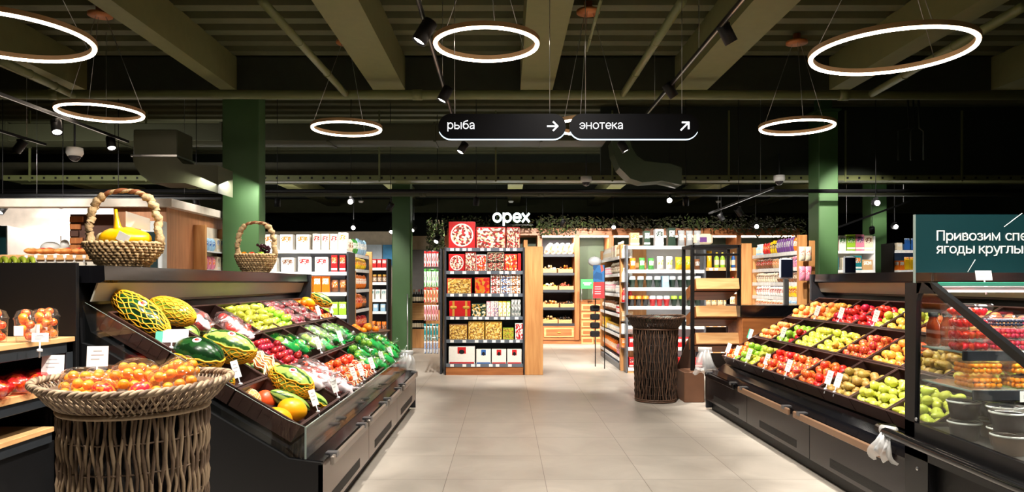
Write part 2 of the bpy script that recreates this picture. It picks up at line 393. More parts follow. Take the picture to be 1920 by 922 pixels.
# columns
def column(name, label, x0, x1, y0, y1, z1, plate=True):
    t = empty(name, label, 'column', ((x0+x1)/2, (y0+y1)/2, 0))
    hx, hy = (x1-x0)/2, (y1-y0)/2
    MB().bev(-hx, hx, -hy, hy, 0, z1, .012).obj('shaft', GREEN, t)
    if plate: MB().box(-hx-.04, hx+.04, -hy-.04, hy+.04, z1-.001, z1+.03).box(-hx*.6, hx*.6, -hy*.6, hy*.6, z1+.03, z1+.3).obj('cap_plate', GREEN, t)
    return t
column('column', 'wide green square column behind the left produce case', -4.24, -3.69, 10.8, 11.1, 4.36, False)
column('column', 'dark green slender column left of the red gift box shelf', -2.36, -1.98, 15.0, 15.35, 3.62)
column('column', 'tall bright green column behind the right produce case', 5.64, 5.99, 13.0, 13.46, 4.6)
column('column', 'shorter green column nearest the teal berry sign', 8.10, 8.45, 16.0, 16.4, 3.9)

# ================================================================ services under the ceiling
PIPE = mat('pipe_olive_paint', '6a7046', .45, var=.06)
def pipe(name, label, cat, pts, r, m=PIPE, n=12, couplings=()):
    o = pts[0]; t = empty(name, label, cat, o)
    MB().tube([Vector(p)-Vector(o) for p in pts], r, n).obj('tube', m, t)
    for c in couplings:
        a = Vector(pts[0]).lerp(Vector(pts[-1]), c)-Vector(o); b = Vector(pts[0]).lerp(Vector(pts[-1]), c+.006)-Vector(o)
        MB().tube([a, b], r*1.18, n).obj('coupling', m, t)
    return t
pipe('water_pipe', 'thick olive pipe running across below the long ceiling beams', 'pipe', [(-11, 10.3, 4.19), (11.5, 10.3, 4.17)], .068, couplings=(.2,.43,.7,.86))
for (a, b, d0, d1, r, lab) in (((490,0),(648,176),6.9,10.25,.045,'olive sprinkler pipe slanting between the two left ceiling beams'),
                     ((1280,0),(1168,176),6.9,10.25,.045,'olive sprinkler pipe slanting between centre and right ceiling beams'),
                     ((1127,0),(1100,95),6.9,8.6,.018,'thin conduit hanging beside the orange disc at centre ceiling'),
                     ((0,112),(137,178),8.3,10.25,.05,'olive pipe at far left running down to the cross pipe'),
                     ((1920,12),(1634,176),6.8,10.25,.05,'olive pipe at far right passing above the largest ring lamp')):
    pipe('sprinkler_pipe', lab, 'pipe', [P(*a, d0), P(*b, d1)], r, couplings=(.35,.7))
# flat duct of the second bay, its elbows
DUCT = mat('duct_olive_metal', '3c3f29', .6, .0, var=.06)
def duct(label, mbs, cat='duct'):
    t = empty('air_duct', label, cat, (0, 0, 0))
    for nm, m_ in mbs: m_.obj(nm, DUCT, t)
    return t
t = empty('air_duct', 'long flat air duct crossing behind the hanging signs', 'duct', (-6, 12.8, 4.1))
MB().bev(-8.8, 7.75, -.3, .3, -.14, .16, .01).obj('duct_body', DUCT, t)
for i in range(9):
    MB().box(-8.2+i*1.85, -8.16+i*1.85, -.32, .32, -.16, .18).obj('flange', DUCT, t)
t = empty('air_duct', 'box shaped duct elbow dropping behind the large straw basket', 'duct', P(307, 300, 10.2))
w2 = 80/F*10.2/2
mb = MB().bev(-w2, w2, -.25, .25, .02, .38, .01); mb.obj('duct_body', DUCT, t)
mb = MB().prism([(-w2, 0), (-w2*.95, -.1), (-w2*.6, -.26), (-w2*.1, -.36), (w2*1.4, -.36), (w2*2.9, -.5), (w2*2.9, -.12), (w2*1.3, -.1), (w2, 0)], -.27, .27); mb.obj('elbow', DUCT, t)
MB().box(-w2*1.05, w2*1.05, -.29, .29, 0, .025).obj('flange', STEEL, t)
t = empty('air_duct', 'curved green duct bend right of the central hanging signs', 'duct', P(1160, 300, 12.4))
k = 12.4/F
mb = MB()
outer = [(1144,268),(1147,292),(1158,318),(1178,338),(1200,345),(1236,342),(1272,350)]
inner = [(1176,262),(1180,280),(1190,296),(1204,306),(1222,308),(1250,310),(1273,318)]
px = [((a-1160)*k, (300-b)*k) for a, b in outer]; qx = [((a-1160)*k, (300-b)*k) for a, b in inner]
for i in range(len(px)-1): mb.prism([px[i], px[i+1], qx[i+1], qx[i]], -.22, .25)
mb.obj('duct_body', mat('duct_green', '35452f', .5, var=.05), t)
# cable tray, dark pipes
t = empty('cable_tray', 'perforated olive cable tray running across the hall', 'cable tray', (0, 13.9, 3.45))
mb = MB().box(-9.5, 10.5, -.25, .25, -.005, .005).box(-9.5, 10.5, -.26, -.25, -.02, .08).box(-9.5, 10.5, .25, .26, -.02, .08); mb.obj('tray', PIPE, t)
mb = MB()
for i in range(90): mb.box(-9.4+i*.22, -9.36+i*.22, -.262, -.259, .01, .05)
mb.obj('slots', BLACK, t)
for i in range(9): MB().box(-9+i*2.2, -8.97+i*2.2, -.28, -.25, -.04, 1.3).obj('hanger', PIPE, t)
pipe('drain_pipe', 'dark pipe with couplings below the cable tray', 'pipe', [(-9.5, 14.3, 3.27), (10, 14.3, 3.27)], .06, DUCT, couplings=(.1,.33,.4,.52,.66,.8))
pipe('drain_pipe', 'black lighting rail pipe along the middle of the hall', 'pipe', [(-9, 12.6, 3.1), (9.5, 12.6, 3.1)], .035, BLACK)
pipe('conduit', 'thin black conduit hung left of the cable tray', 'pipe', [(-9, 11.8, 2.93), (-4.5, 11.8, 2.93)], .025, BLACK)
# vertical conduits at right
for i, x in enumerate((1702, 1712, 1722, 1850, 1858, 1866)):
    y0 = 180 if i < 3 else 95
    a = P(x, y0, 12.6); b = P(x+(2 if i<3 else 0), y0+60, 12.6); c = P(x-18+i*14 if i<3 else x+2, y0+66, 12.6); d = P(x-18+i*14 if i<3 else x+3, 300 if i<3 else 170, 12.6)
    pipe('conduit', '%s black conduit dropping down the dark soffit at right' % ORD[i], 'pipe', [a, b, c, d], .016, DARKG)
struct('trim_22', MB().box(1.8, 12.9, 13.65, 13.75, 3.52, 4.83), DARKG)

# ================================================================ lamps
def ring_lamp(label, px, py, d, D, can=None, rz=.3):
    x, y, z = P(px, py, d); t = empty('ring_lamp', label, 'ring lamp', (x, y, z), rz, 'round ring pendant lamps')
    N = 64; r = D/2; n = N
    prof = [(r-.022, -.006), (r-.024, .035), (r+.024, .035), (r+.022, -.006), (r-.022, -.006)]
    mb = MB().lathe(prof, n, smooth=False); mb.obj('frame', BRONZE, t)
    mb = MB().tube([(r*cos(2*pi*i/N), r*sin(2*pi*i/N), -.012) for i in range(N)], .0175, 8, closed=True)
    mb.obj('diffuser', emit('ring_glow', 'ffe9d2', 16), t)
    H = 4.84-z
    for i in range(3):
        a = 2*pi*i/3
        MB().tube([(r*cos(a), r*sin(a), .03), (.05*cos(a), .05*sin(a), H-.1)], .0035, 4).obj('cable', STEEL, t)
    MB().lathe([(0, H-.13), (.14, H-.13), (.14, H-.1), (.05, H-.09), (.05, H), (0, H)], 24).obj('canopy', COPPER, t)
    return t
ring_lamp('glowing ring lamp cut off by the left edge of the picture', 12, 68, 6.1, 1.3, rz=.9)
ring_lamp('glowing ring lamp on wires above the black track at left', 188, 210, 8.7, .93)
ring_lamp('glowing ring lamp hanging left of the black fish sign', 650, 240, 9.7, .9, rz=1.2)
ring_lamp('large ring lamp above the black fish sign', 912, 82, 6.6, .93, rz=.7)
ring_lamp('ring lamp half hidden behind the two black hanging signs', 1103, 236, 8.6, .86, rz=.2)
ring_lamp('ring lamp hanging in front of the tall right green column', 1494, 237, 9.7, .93)
ring_lamp('largest ring lamp at upper right near the long pipe', 1670, 96, 6.35, 1.3, rz=.5)

def track(label, a, b, gh=.0):
    a = Vector(a); b = Vector(b); t = empty('lighting_track', label, 'lighting track', a)
    dv = b-a; L = dv.length; u = dv.normalized(); s = u.cross(Vector((0, 0, 1))).normalized()*.018; w_ = Vector((0, 0, .017))
    vs = []
    for p in (Vector(), dv):
        for q in (-s-w_, s-w_, s+w_, -s+w_): vs.append(p+q)
    MB().add(vs, [(0,1,2,3),(7,6,5,4),(0,4,5,1),(1,5,6,2),(2,6,7,3),(3,7,4,0)]).obj('rail', BLACK, t)
    vs2 = [(p+q+Vector((0,0,-.0175))) for p in (u*.05, dv-u*.05) for q in (-s*.4, s*.4)]
    MB().add(vs2, [(0,1,3,2)]).obj('conductor_slot', STEEL, t)
    k = max(1, int(L/2))
    for i in range(k+1):
        p = dv*((i+.25)/(k+.5)); MB().tube([p, p+Vector((0, 0, 4.86-(a+p).z))], .003, 4).obj('suspension_wire', STEEL, t)
    return t
def track_spot(label, loc, aim, r=.045, L=.17, drop=.07, glow=True, on=True):
    x, y, z = loc; t = empty('track_spotlight', label, 'spotlight', loc, group='black track spotlights')
    MB().box(-.02, .02, -.05, .05, -.015, .015).tube([(0,0,-.01),(0,0,-drop)], .009, 6).obj('adapter', BLACK, t)
    dv = (Vector(aim)-Vector(loc)).normalized(); c = Vector((0, 0, -drop)); M = dv.to_track_quat('Z', 'Y').to_matrix().to_4x4(); M.translation = c
    mb = MB(); mb.lathe([(0, -L*.45), (r*.9, -L*.45), (r, -L*.4), (r, L*.5), (r*.88, L*.5), (r*.8, L*.42), (0, L*.42)], 18)
    mb.v = [tuple(M @ Vector(v)) for v in mb.v]; mb.obj('housing', BLACK, t)
    if on:
        mb = MB(); mb.lathe([(0, L*.43), (r*.8, L*.43)], 18); mb.v = [tuple(M @ Vector(v)) for v in mb.v]; mb.obj('lens', LENS, t)
    return t
ZT = 3.9
track('long lighting track right of the fish and wine signs', P(1500, -130, 5.3), P(1212, 214, 10.2))
track('long lighting track left of the ring above the fish sign', P(775, -30, 5.9), P(858, 250, 11.4))
track('lighting track entering from the left edge', (-5.36, 6.9, 3.5), (-5.36, 10.25, 3.5))
track('short lighting track at far left behind the longer one', (-6.66, 8.0, 3.5), (-6.66, 10.45, 3.5))
def S(label, px, py, d, ax, ay, az=1., **k): return track_spot(label, P(px, py, d), (ax, ay, az), **k)
S('black spotlight upper left of the ring above the fish sign', 797, 44, 6.6, -2.6, 6.2, .6, r=.07, L=.24)
S('black spotlight on the track just above the fish sign', 835, 165, 8.7, -2.4, 8.4, .6, r=.065, L=.2)
S('small spotlight tucked below the fish sign', 868, 268, 10.8, -2.2, 10.0, .8, r=.06, L=.18)
S('black spotlight on the right track near the top edge', 1362, 48, 7.1, 4.2, 7.6, .5, r=.065, L=.22)
S('black spotlight seen against the cross pipe on the right track', 1256, 158, 8.9, 4.5, 9.3, .5, r=.06, L=.2)
S('small spotlight tucked below the wine sign', 1168, 265, 10.6, 3.3, 10.3, .8, r=.06, L=.18)
S('bright spotlight below the left ring lamp on its track', 106, 226, 8.6, -4.2, 7.2, .6, r=.06, L=.2)
S('spotlight at the end of the left track', 208, 258, 10.0, -4.4, 8.8, .6, r=.06, L=.2)
S('spotlight turned left on the short far left track', 38, 264, 10.0, -8.4, 9.5, .8, r=.06, L=.2)
far = [(5,384,11.8,-8.6,10.4,1),(118,375,11.8,-7.0,7.6,1),(222,385,11.8,-5.2,11.6,.3),(368,372,12.5,-5,12.6,1),(520,372,13.2,-4.2,13.4,1),(658,370,13.2,-2.4,7.5,1.7),(732,380,13.4,-3.2,14.0,1),
       (893,370,13.2,-.6,13.6,1),(1255,368,13.0,1.6,6,1.9),(1286,370,13.2,3.6,14.4,1),(1642,372,12.4,5.6,6,1.6),(1055,412,17.0,.6,18.5,1),(1150,420,17.2,2.4,10,1.6),
       (1417,418,15.5,5,9,1.7),(1385,388,12,5.6,13,.8),(1352,400,15,5.6,15,1),(1635,425,15.4,8.6,16.8,.8),(1677,418,15,7.6,9,1.6),(663,420,16,-3,11,1.6),(735,425,15.6,-2.6,13.6,1),(776,422,16.5,-3,15,1.3),(820,442,14.4,-2,13,1)]
wh = ['at far left edge above the bakery','glowing above the painted bakery board','hanging behind the handle of the large straw basket','above the wooden wall edge','just right of the wide green column','bright, above the white cartons','left of the slender dark column','dark, above the red gift boxes','blinding, right of centre above the white shelves','dark, beside the blinding central one','lit, in front of the shorter right column','above the deli cabinet among vines','small and bright over the deli frame','glowing warm above the snack bags','angled, over the tall black crate stand','angled left, over the cold shelves','beside the shorter right column','small, right of the shorter column','small and lit above the pasta shelf','near the top of the dark slender column','right of the dark column high up','black and thin above the wine corner']
for (a, w_) in zip(far, wh):
    t = S('spotlight '+w_, a[0], a[1], a[2], a[3], a[4], a[5], r=.055, L=.16)
    z_ = t.location.z; MB().tube([(0, 0, 0), (0, 0, (3.66 if a[2] > 15 else 4.85)-z_)], .006, 5).obj('suspension_rod', BLACK, t)
track('cross lighting track above the bakery and the cases', P(0, 372, 11.8), P(415, 372, 11.8))
track('angled track by the shorter right column', P(1560, 430, 14.2), P(1720, 372, 14.6))
track('track slanting above the tall black crate stand', P(1330, 400, 15), P(1450, 352, 12))
def camera_dome(label, px, py, d):
    t = empty('security_camera', label, 'security camera', P(px, py, d), group='white dome cameras')
    MB().lathe([(0, .09), (.1, .09), (.105, .02), (.085, -.02), (0, -.02)], 20).obj('housing', WHITE, t)
    MB().ball((0, 0, -.02), (.075, .075, .07), 16, 8).obj('dome', mat('tinted_dome', '3a3638', .08, var=.02), t)
    MB().tube([(0, 0, .09), (0, 0, .5)], .012, 6).obj('stem', DGREY, t)
camera_dome('white dome camera hanging at upper left of the bakery', 140, 290, 9.5)
camera_dome('white dome camera near the centre of the cable tray', 1099, 340, 13.3)
camera_dome('white dome camera left of the tall right column', 1461, 338, 13.3)
for i, (a, b, l_) in enumerate(((958, 379, 'above the red gift boxes'), (1347, 379, 'right of the blinding spotlight'), (677, 379, 'beside the bright spot over the cartons'))):
    t = empty('smoke_detector', 'small white smoke detector '+l_, 'smoke detector', P(a, b, 18))
    MB().lathe([(0, -.02), (.05, -.015), (.07, .03), (0, .04)], 16).obj('housing', WHITE, t); MB().tube([(0,0,.03),(0,0,.35)], .01, 5).obj('stem', DGREY, t)

# hanging signs
def pill_sign(label, px0, px1, py0, py1, d, word, tw, tpx, arrow):
    x0 = (px0-CX)/F*d; x1 = (px1-CX)/F*d; zc = EYE+(CY-(py0+py1)/2)/F*d; r = (py1-py0)/F*d/2
    t = empty('hanging_sign', label, 'sign', ((x0+x1)/2, d, zc)); hw = (x1-x0)/2
    def pill(rr, e=0):
        h = hw-r; pts = []
        for i in range(17): a = -pi/2+pi*i/16; pts.append((h+rr*cos(a), rr*sin(a)))
        for i in range(17): a = pi/2+pi*i/16; pts.append((-h+rr*cos(a), rr*sin(a)))
        return pts
    MB().prism(pill(r), 0, .05).obj('sign_box', mat('sign_black', '141418', .3, var=.03), t)
    po = pill(r*1.0); n = len(po)
    MB().prism(pill(r*.985), .05, .062).obj('glow_edge', emit('sign_glow', 'dff2ff', 1.6), t)
    # thin lit rim under the box
    mb = MB(); q = [p for p in po if p[1] < -r*.25]; q.sort(key=lambda p: p[0])
    mb.tube([(p[0], .02, p[1]-.003) for p in q], .0075, 6); mb.obj('lit_rim', emit('sign_glow', 'dff2ff', 1.6), t)
    LT = emit('letter_white', 'ffffff', 1.3)
    lettering('lettering', word, .12, ((tpx-CX)/F*d-(x0+x1)/2, -.004, -.026), LT, t, width=tw/F*d)
    ax, kind = arrow; ax = (ax-CX)/F*d-(x0+x1)/2; mb = MB(); s = .045; th = .0075
    def bar(p, q):
        p = Vector((p[0], 0, p[1])); q = Vector((q[0], 0, q[1])); u = (q-p).normalized(); v = Vector((-u.z, 0, u.x))*th; u2 = u*th*.6
        pts = [p-v-u2, q-v+u2, q+v+u2, p+v-u2]; mb.prism([(ax+a.x, a.z) for a in pts], -.006, 0)
    if kind == 'r': bar((-s, 0), (s, 0)); bar((s*.15, s*.85), (s, 0)); bar((s*.15, -s*.85), (s, 0))
    else: bar((-s*.75, -s*.75), (s*.75, s*.75)); bar((-s*.5, s*.75), (s*.75, s*.75)); bar((s*.75, -s*.5), (s*.75, s*.75))
    mb.obj('arrow', LT, t)
    for sx in (-.75, .75): MB().tube([(hw*sx, .025, r*.9), (hw*sx, .025, 4.38-zc if d<10 else 1)], .003, 4).obj('cable', STEEL, t)
pill_sign('black pill shaped sign reading рыба with right arrow', 822, 1061, 213, 260, 6.4, 'рыба', 53, 838, (1036, 'r'))
pill_sign('black pill shaped sign reading энотека with diagonal arrow', 1068, 1310, 213, 260, 6.4, 'энотека', 83, 1086, (1284, 'd'))
# ================================================================ produce cases
TH = atan2(.68, 1.15)
Y0, Y1, NB = 4.28, 8.45, 8
BW = (Y1-Y0)/NB
RW = sqrt(.68**2+1.15**2)/3
VENT = mat('black_vent_grille', '0a0a0b', .6, var=.02)
MIRR = mat('mirror_panel', 'a8a498', .5, .3, var=.1, scale=1.5)  # matte beige-grey colour stands in for what the mirror reflects
FRUITB = mat('case_interior_black', '101012', .3, var=.05)
def case(side):
    L = side == 'left'; X = (lambda x: x) if L else (lambda x: 1.31-x)
    lab = ('black produce case along the left of the aisle, melons to limes' if L else 'black produce case along the right of the aisle, apples and pears')
    t = empty('produce_case', lab, 'produce display case', (X(-1.7), 6.4, 0)); ox, oy = X(-1.7), 6.4
    ya, yb = 4.2, 8.6
    def pr(name, poly, a, b, m):
        return MB().prism([(X(p[0])-ox, p[1]) for p in poly], a-oy, b-oy).obj(name, m, t)
    pr('base', [(-1.14, 0), (-1.14, .12), (-3., .12), (-3., 0)], ya+.02, yb-.02, BLACK)
    body = [(-1.09,.12),(-1.09,.44),(-1.2,.45),(-1.276,.53),(-2.43,1.212),(-2.48,1.37),(-2.48,1.5),(-3.0,1.5),(-3.0,.12)]
    pr('body', body, ya+.03, yb-.03, FRUITB)
    end = [(-1.07,.02),(-1.07,.45),(-1.265,.476),(-1.31,.505),(-2.36,1.12),(-2.47,1.15),(-2.49,1.6),(-3.0,1.6),(-3.0,.02)]
    pr('end_panel', end, ya, ya+.03, BLACK); pr('end_panel', end, yb-.03, yb, DGREY if L else DGREY)
    pr('top_hood', [(-2.33,1.515),(-2.335,1.6),(-3.0,1.6),(-3.0,1.5),(-2.36,1.5)], ya, yb, BLACKG)
    pr('tilted_mirror', [(-2.385,1.5),(-2.425,1.39),(-2.435,1.39),(-2.395,1.5)], ya+.03, yb-.05, MIRR)
    pr('end_wing', [(-2.33,1.5),(-2.30,1.6),(-2.2,1.24),(-2.45,1.24),(-2.45,1.5)] if 0 else [(-2.31,1.6),(-2.31,1.3),(-2.45,1.2),(-2.5,1.2),(-2.5,1.6)], yb-.05, yb+.0, DGREY)
    # front panel in three sections with vents
    segs = [(4.2, 5.65), (5.66, 7.12), (7.13, 8.6)]
    for a, b in segs:
        p = pr('front_panel', [(-1.07,.12),(-1.07,.44),(-1.09,.44),(-1.09,.12)], a, b, BRONZEP if L else mat('black_brown_panel', '242124', .2, .4, var=.06, scale=3))
        mb = MB()
        xo = X(-1.0685)-ox; xi = X(-1.071)-ox
        mb.box(min(xo, xi), max(xo, xi), a+.25-oy, b-.35-oy, .15, .215, 0)
        for i in range(5): z = .156+i*.012; mb.box(min(xo, xi)-.001, max(xo, xi)+.001, a+.26-oy, b-.36-oy, z, z+.004, 1)
        mb.obj('vent', [VENT, BLACK], p)
    pr('ledge', [(-1.07,.44),(-1.07,.455),(-1.2,.47),(-1.276,.535),(-1.29,.53),(-1.2,.45)], ya+.03, yb-.03, BLACKG)
    # bumper rails
    rl = [(4.35,5.42),(5.5,6.35),(6.45,7.2),(7.35,8.5)] if L else [(4.45,5.9),(6.0,7.3),(7.45,8.5)]
    for i, (a, b) in enumerate(rl):
        m = mat('pale_bumper_rail', '8f857c', .3, .4, var=.04) if L else (mat('brown_bumper_rail', '8a6a52', .35, .2, var=.06) if i < 2 else BLACKG)
        x = X(-1.045)-ox
        r = MB().bev(x-.012, x+.012, a-oy, b-oy, .40, .455, .006).obj('bumper_rail', m, t)
        for q in (.08, .92):
            yy = a+(b-a)*q-oy; xx = sorted((X(-1.03)-ox, X(-1.1)-ox))
            MB().box(xx[0], xx[1], yy-.03, yy+.03, .435, .465).obj('bracket', mat('dull_bracket', '77777a', .35, .6), r)
    if L:
        pr('front_glass', [(-1.165,.47),(-1.165,.655),(-1.171,.655),(-1.171,.47)], 4.22, 8.5, GLASS)
        pr('glass_edge', [(-1.164,.652),(-1.164,.658),(-1.172,.658),(-1.172,.652)], 4.22, 8.5, GLASSE)
        pr('glass_edge', [(-1.163,.47),(-1.163,.656),(-1.173,.656),(-1.173,.47)], 4.214, 4.22, GLASSE)
        g = [(-1.17,.47),(-1.17,.655),(-1.28,.70),(-2.46,1.385),(-2.46,1.15),(-1.3,.49)]
        pr('side_glass', g, 4.222, 4.228, GLASS)
        e = MB().tube([(X(-2.46)-ox,4.225-oy,1.385),(X(-1.28)-ox,4.225-oy,.70),(X(-1.17)-ox,4.225-oy,.655)], .0022, 6).obj('glass_edge', GLASSE, t)
    return t
case('left'); case('right')

def frame(side, k, row):
    """matrix: local x = down the slope, y = away from the camera, z = out of the crate; origin at crate centre on its floor"""
    L = side == 'left'; s = (row+.5)/3
    x = -2.36+1.15*s; z = 1.33-.68*s
    n = Vector((.509, 0, .861)); v = Vector((.861, 0, -.509))
    if not L: x = 1.31-x; n.x *= -1; v.x *= -1
    c = Vector((x, Y0+BW*(k+.5), z))-n*.115
    M = Matrix((( v.x, 0, n.x, c.x), (v.y, 1, 0, c.y), (v.z, 0, n.z, c.z), (0, 0, 0, 1)))
    if not L: M = Matrix(((v.x, 0, n.x, c.x), (0, -1, 0, c.y), (v.z, 0, n.z, c.z), (0, 0, 0, 1)))
    return M
def crate_mesh(w_=1):
    hx, hy = RW/2-.006, BW*w_/2-.005; mb = MB(); T = .01
    mb.box(-hx, hx, -hy, hy, 0, .012)
    for a in (-1, 1):
        x0, x1 = sorted((a*hx, a*(hx-T))); mb.box(x0, x1, -hy, hy, .012, .108)
        y0, y1 = sorted((a*hy, a*(hy-T))); mb.box(-hx+T, hx-T, y0, y1, .012, .108)
        x0, x1 = sorted((a*(hx+.003), a*(hx-.014))); mb.box(x0, x1, -hy-.002, hy+.002, .108, .116)
        y0, y1 = sorted((a*(hy+.003), a*(hy-.014))); mb.box(-hx+.014, hx-.014, y0, y1, .108, .116)
    for i in range(6):
        x = -hx+.05+i*(2*hx-.1)/5
        for a in (-1, 1): mb.box(x-.004, x+.004, *sorted((a*(hy+.0005), a*(hy+.003))), .02, .1)
    return mb.mesh('crate', CRATE)
CR1 = crate_mesh(); CR2 = crate_mesh(2)
ROWN = ['back row', 'middle row', 'front row']
def crate(side, k, row, what, wide=1):
    M = frame(side, k, row)
    if wide == 2:
        M = frame(side, k, row); M.translation += Vector((0, BW/2, 0))
    me = CR2 if wide == 2 else CR1
    o = link('produce_crate', me); o.matrix_world = M
    where = '%s of the %s case, %s from the far end' % (ROWN[row], side, ORD[NB-1-k] if k < NB-1 else 'nearest') if 0 else None
    tagit(o, 'brown crate of %s, %s, %s case' % (what, ROWN[row], side), 'crate', 'dark brown produce crates'); return M

# ---------------------------------------------------------------- fruit shapes (unit = metres)
def apple_mb(r):
    prof = []
    for j in range(11):
        a = pi*j/10; rr = r*sin(a)*(1+.04*cos(a)); z = r*.92*cos(a)
        if j == 0: z = r*.66
        if j == 1: z = r*.86; rr = r*.34
        if j == 10: z = -r*.72
        prof.append((max(rr, .0001), z))
    mb = MB().lathe(prof[::-1], 14)
    mb.tube([(0,0,r*.6),(r*.06,0,r*.85),(r*.15,0,r*1.08)], r*.045, 4, mi=1)
    return mb
def pear_mb(r):
    prof = [(.0001,-r*.95),(r*.5,-r*.93),(r*.85,-r*.6),(r,-r*.1),(r*.92,r*.4),(r*.66,r*.95),(r*.46,r*1.35),(r*.34,r*1.6),(r*.18,r*1.74),(.0001,r*1.76)]
    mb = MB().lathe(prof, 14); mb.tube([(0,0,r*1.7),(r*.08,0,r*2.15)], r*.05, 4, mi=1); return mb
def round_mb(r, fz=.95, n=14): return MB().ball((0,0,0), (r, r, r*fz), n, 9)
STEM = mat('fruit_stem', '5a4528', .8)
FR = {}
def fruit_kind(key, mbf, m, cat, word):
    FR[key] = (mbf.mesh(cat, [m, STEM]), cat, word)
fruit_kind('red_apple', apple_mb(.038), fruitmat('skin_red_apple', 'b3101c', 'd9443a', .5, .75, 9, .012), 'apple', 'dark red apple')
fruit_kind('bi_apple', apple_mb(.037), fruitmat('skin_bi_apple', 'd22f2a', 'f0c45a', .48, .66, 8, .015), 'apple', 'red yellow apple')
fruit_kind('gold_apple', apple_mb(.037), fruitmat('skin_gold_apple', 'e8b04a', 'e8603a', .52, .72, 8, .015), 'apple', 'blushed golden apple')
fruit_kind('green_apple', apple_mb(.038), fruitmat('skin_green_apple', '8cc42c', 'b6d85a', .4, .7, 8, .012), 'apple', 'bright green apple')
fruit_kind('yellow_apple', apple_mb(.038), fruitmat('skin_yellow_apple', 'c9cf3e', 'e3df6a', .4, .7, 8, .012), 'apple', 'yellow green apple')
fruit_kind('plum', round_mb(.03), fruitmat('skin_plum', '8c1020', 'c43a48', .45, .7, 9, .01), 'plum', 'dark red plum')
fruit_kind('nectarine', round_mb(.036), fruitmat('skin_nectarine', 'd63a24', 'f3983c', .45, .62, 8, .015), 'nectarine', 'orange red nectarine')
fruit_kind('peach', round_mb(.038), fruitmat('skin_peach', 'f09a4c', 'e0523a', .5, .68, 7, .015, rough=.5), 'peach', 'blushed orange peach')
fruit_kind('tomato', round_mb(.035, .85), fruitmat('skin_tomato', 'dd2a18', 'ee5a34', .4, .7, 8, .008), 'tomato', 'red tomato')
fruit_kind('apricot', round_mb(.0205), fruitmat('skin_apricot', 'f58c0c', 'f8ab1c', .4, .7, 20, .012, rough=.45), 'apricot', 'orange apricot')
fruit_kind('orange', round_mb(.036), fruitmat('skin_orange', 'f7820f', 'fb9a26', .4, .7, 12, .01, rough=.4), 'orange', 'orange citrus fruit')
fruit_kind('lime', round_mb(.031, 1.1), fruitmat('skin_lime', '5c9a22', '9ccc48', .4, .7, 8, .01), 'lime', 'green lime')
fruit_kind('pear', pear_mb(.033), fruitmat('skin_pear', 'c2c83c', 'dcdc6e', .4, .7, 8, .015), 'pear', 'yellow green pear')
fruit_kind('red_pear', pear_mb(.033), fruitmat('skin_red_pear', 'd8c24a', 'd8502e', .5, .64, 8, .02), 'pear', 'red cheeked pear')
fruit_kind('brown_pear', pear_mb(.034), fruitmat('skin_brown_pear', '96742e', 'b3964a', .4, .7, 9, .015, rough=.5), 'pear', 'brown green pear')
fruit_kind('mango', MB().ball((0,0,0), (.05,.038,.036), 14, 9), fruitmat('skin_mango', 'd23a2a', 'f0962c', .46, .6, 6, .015), 'mango', 'red orange mango')
fruit_kind('cherry_tomato', round_mb(.014), fruitmat('skin_cherry_tomato', 'f58a14', 'fba62c', .4, .7, 20, .01, rough=.2), 'cherry tomato', 'orange cherry tomato')
fruit_kind('strawberry', MB().lathe([(.0001,-.024),(.009,-.018),(.015,-.004),(.018,.008),(.014,.015),(.0001,.016)], 10), fruitmat('skin_strawberry', 'd4121a', 'ea3a30', .4, .7, 14, .008), 'strawberry', 'red strawberry')
fruit_kind('raspberry', round_mb(.011, 1.1, 8), fruitmat('skin_raspberry', 'b0102c', 'd83a52', .4, .7, 30, .008, rough=.5), 'raspberry', 'dark pink raspberry')
fruit_kind('blueberry', round_mb(.0085, 1, 8), fruitmat('skin_blueberry', '141a30', '2c3854', .4, .7, 30, .008, rough=.5), 'blueberry', 'dark blueberry')
FRR = {'red_apple':.038,'bi_apple':.037,'gold_apple':.037,'green_apple':.038,'yellow_apple':.038,'plum':.03,'nectarine':.036,'peach':.038,'tomato':.035,'apricot':.0205,'orange':.036,'lime':.031,'pear':.035,'red_pear':.035,'brown_pear':.036,'mango':.04,'cherry_tomato':.014}
def put(kind, p, group, label, scale=1., rot=None):
    me, nm, word = FR[kind]; o = bpy.data.objects.new(nm.replace(' ', '_'), me); COL.objects.link(o)
    if 'pear' in kind: R = rot or (random.uniform(1.2, 1.9), random.uniform(-.3, .3), random.uniform(0, 6.28))
    else: R = rot or (random.uniform(-.7, .7), random.uniform(-.7, .7), random.uniform(0, 6.28))
    o.location = p; o.rotation_euler = R; o.scale = (scale,)*3
    return tagit(o, label, nm, group)
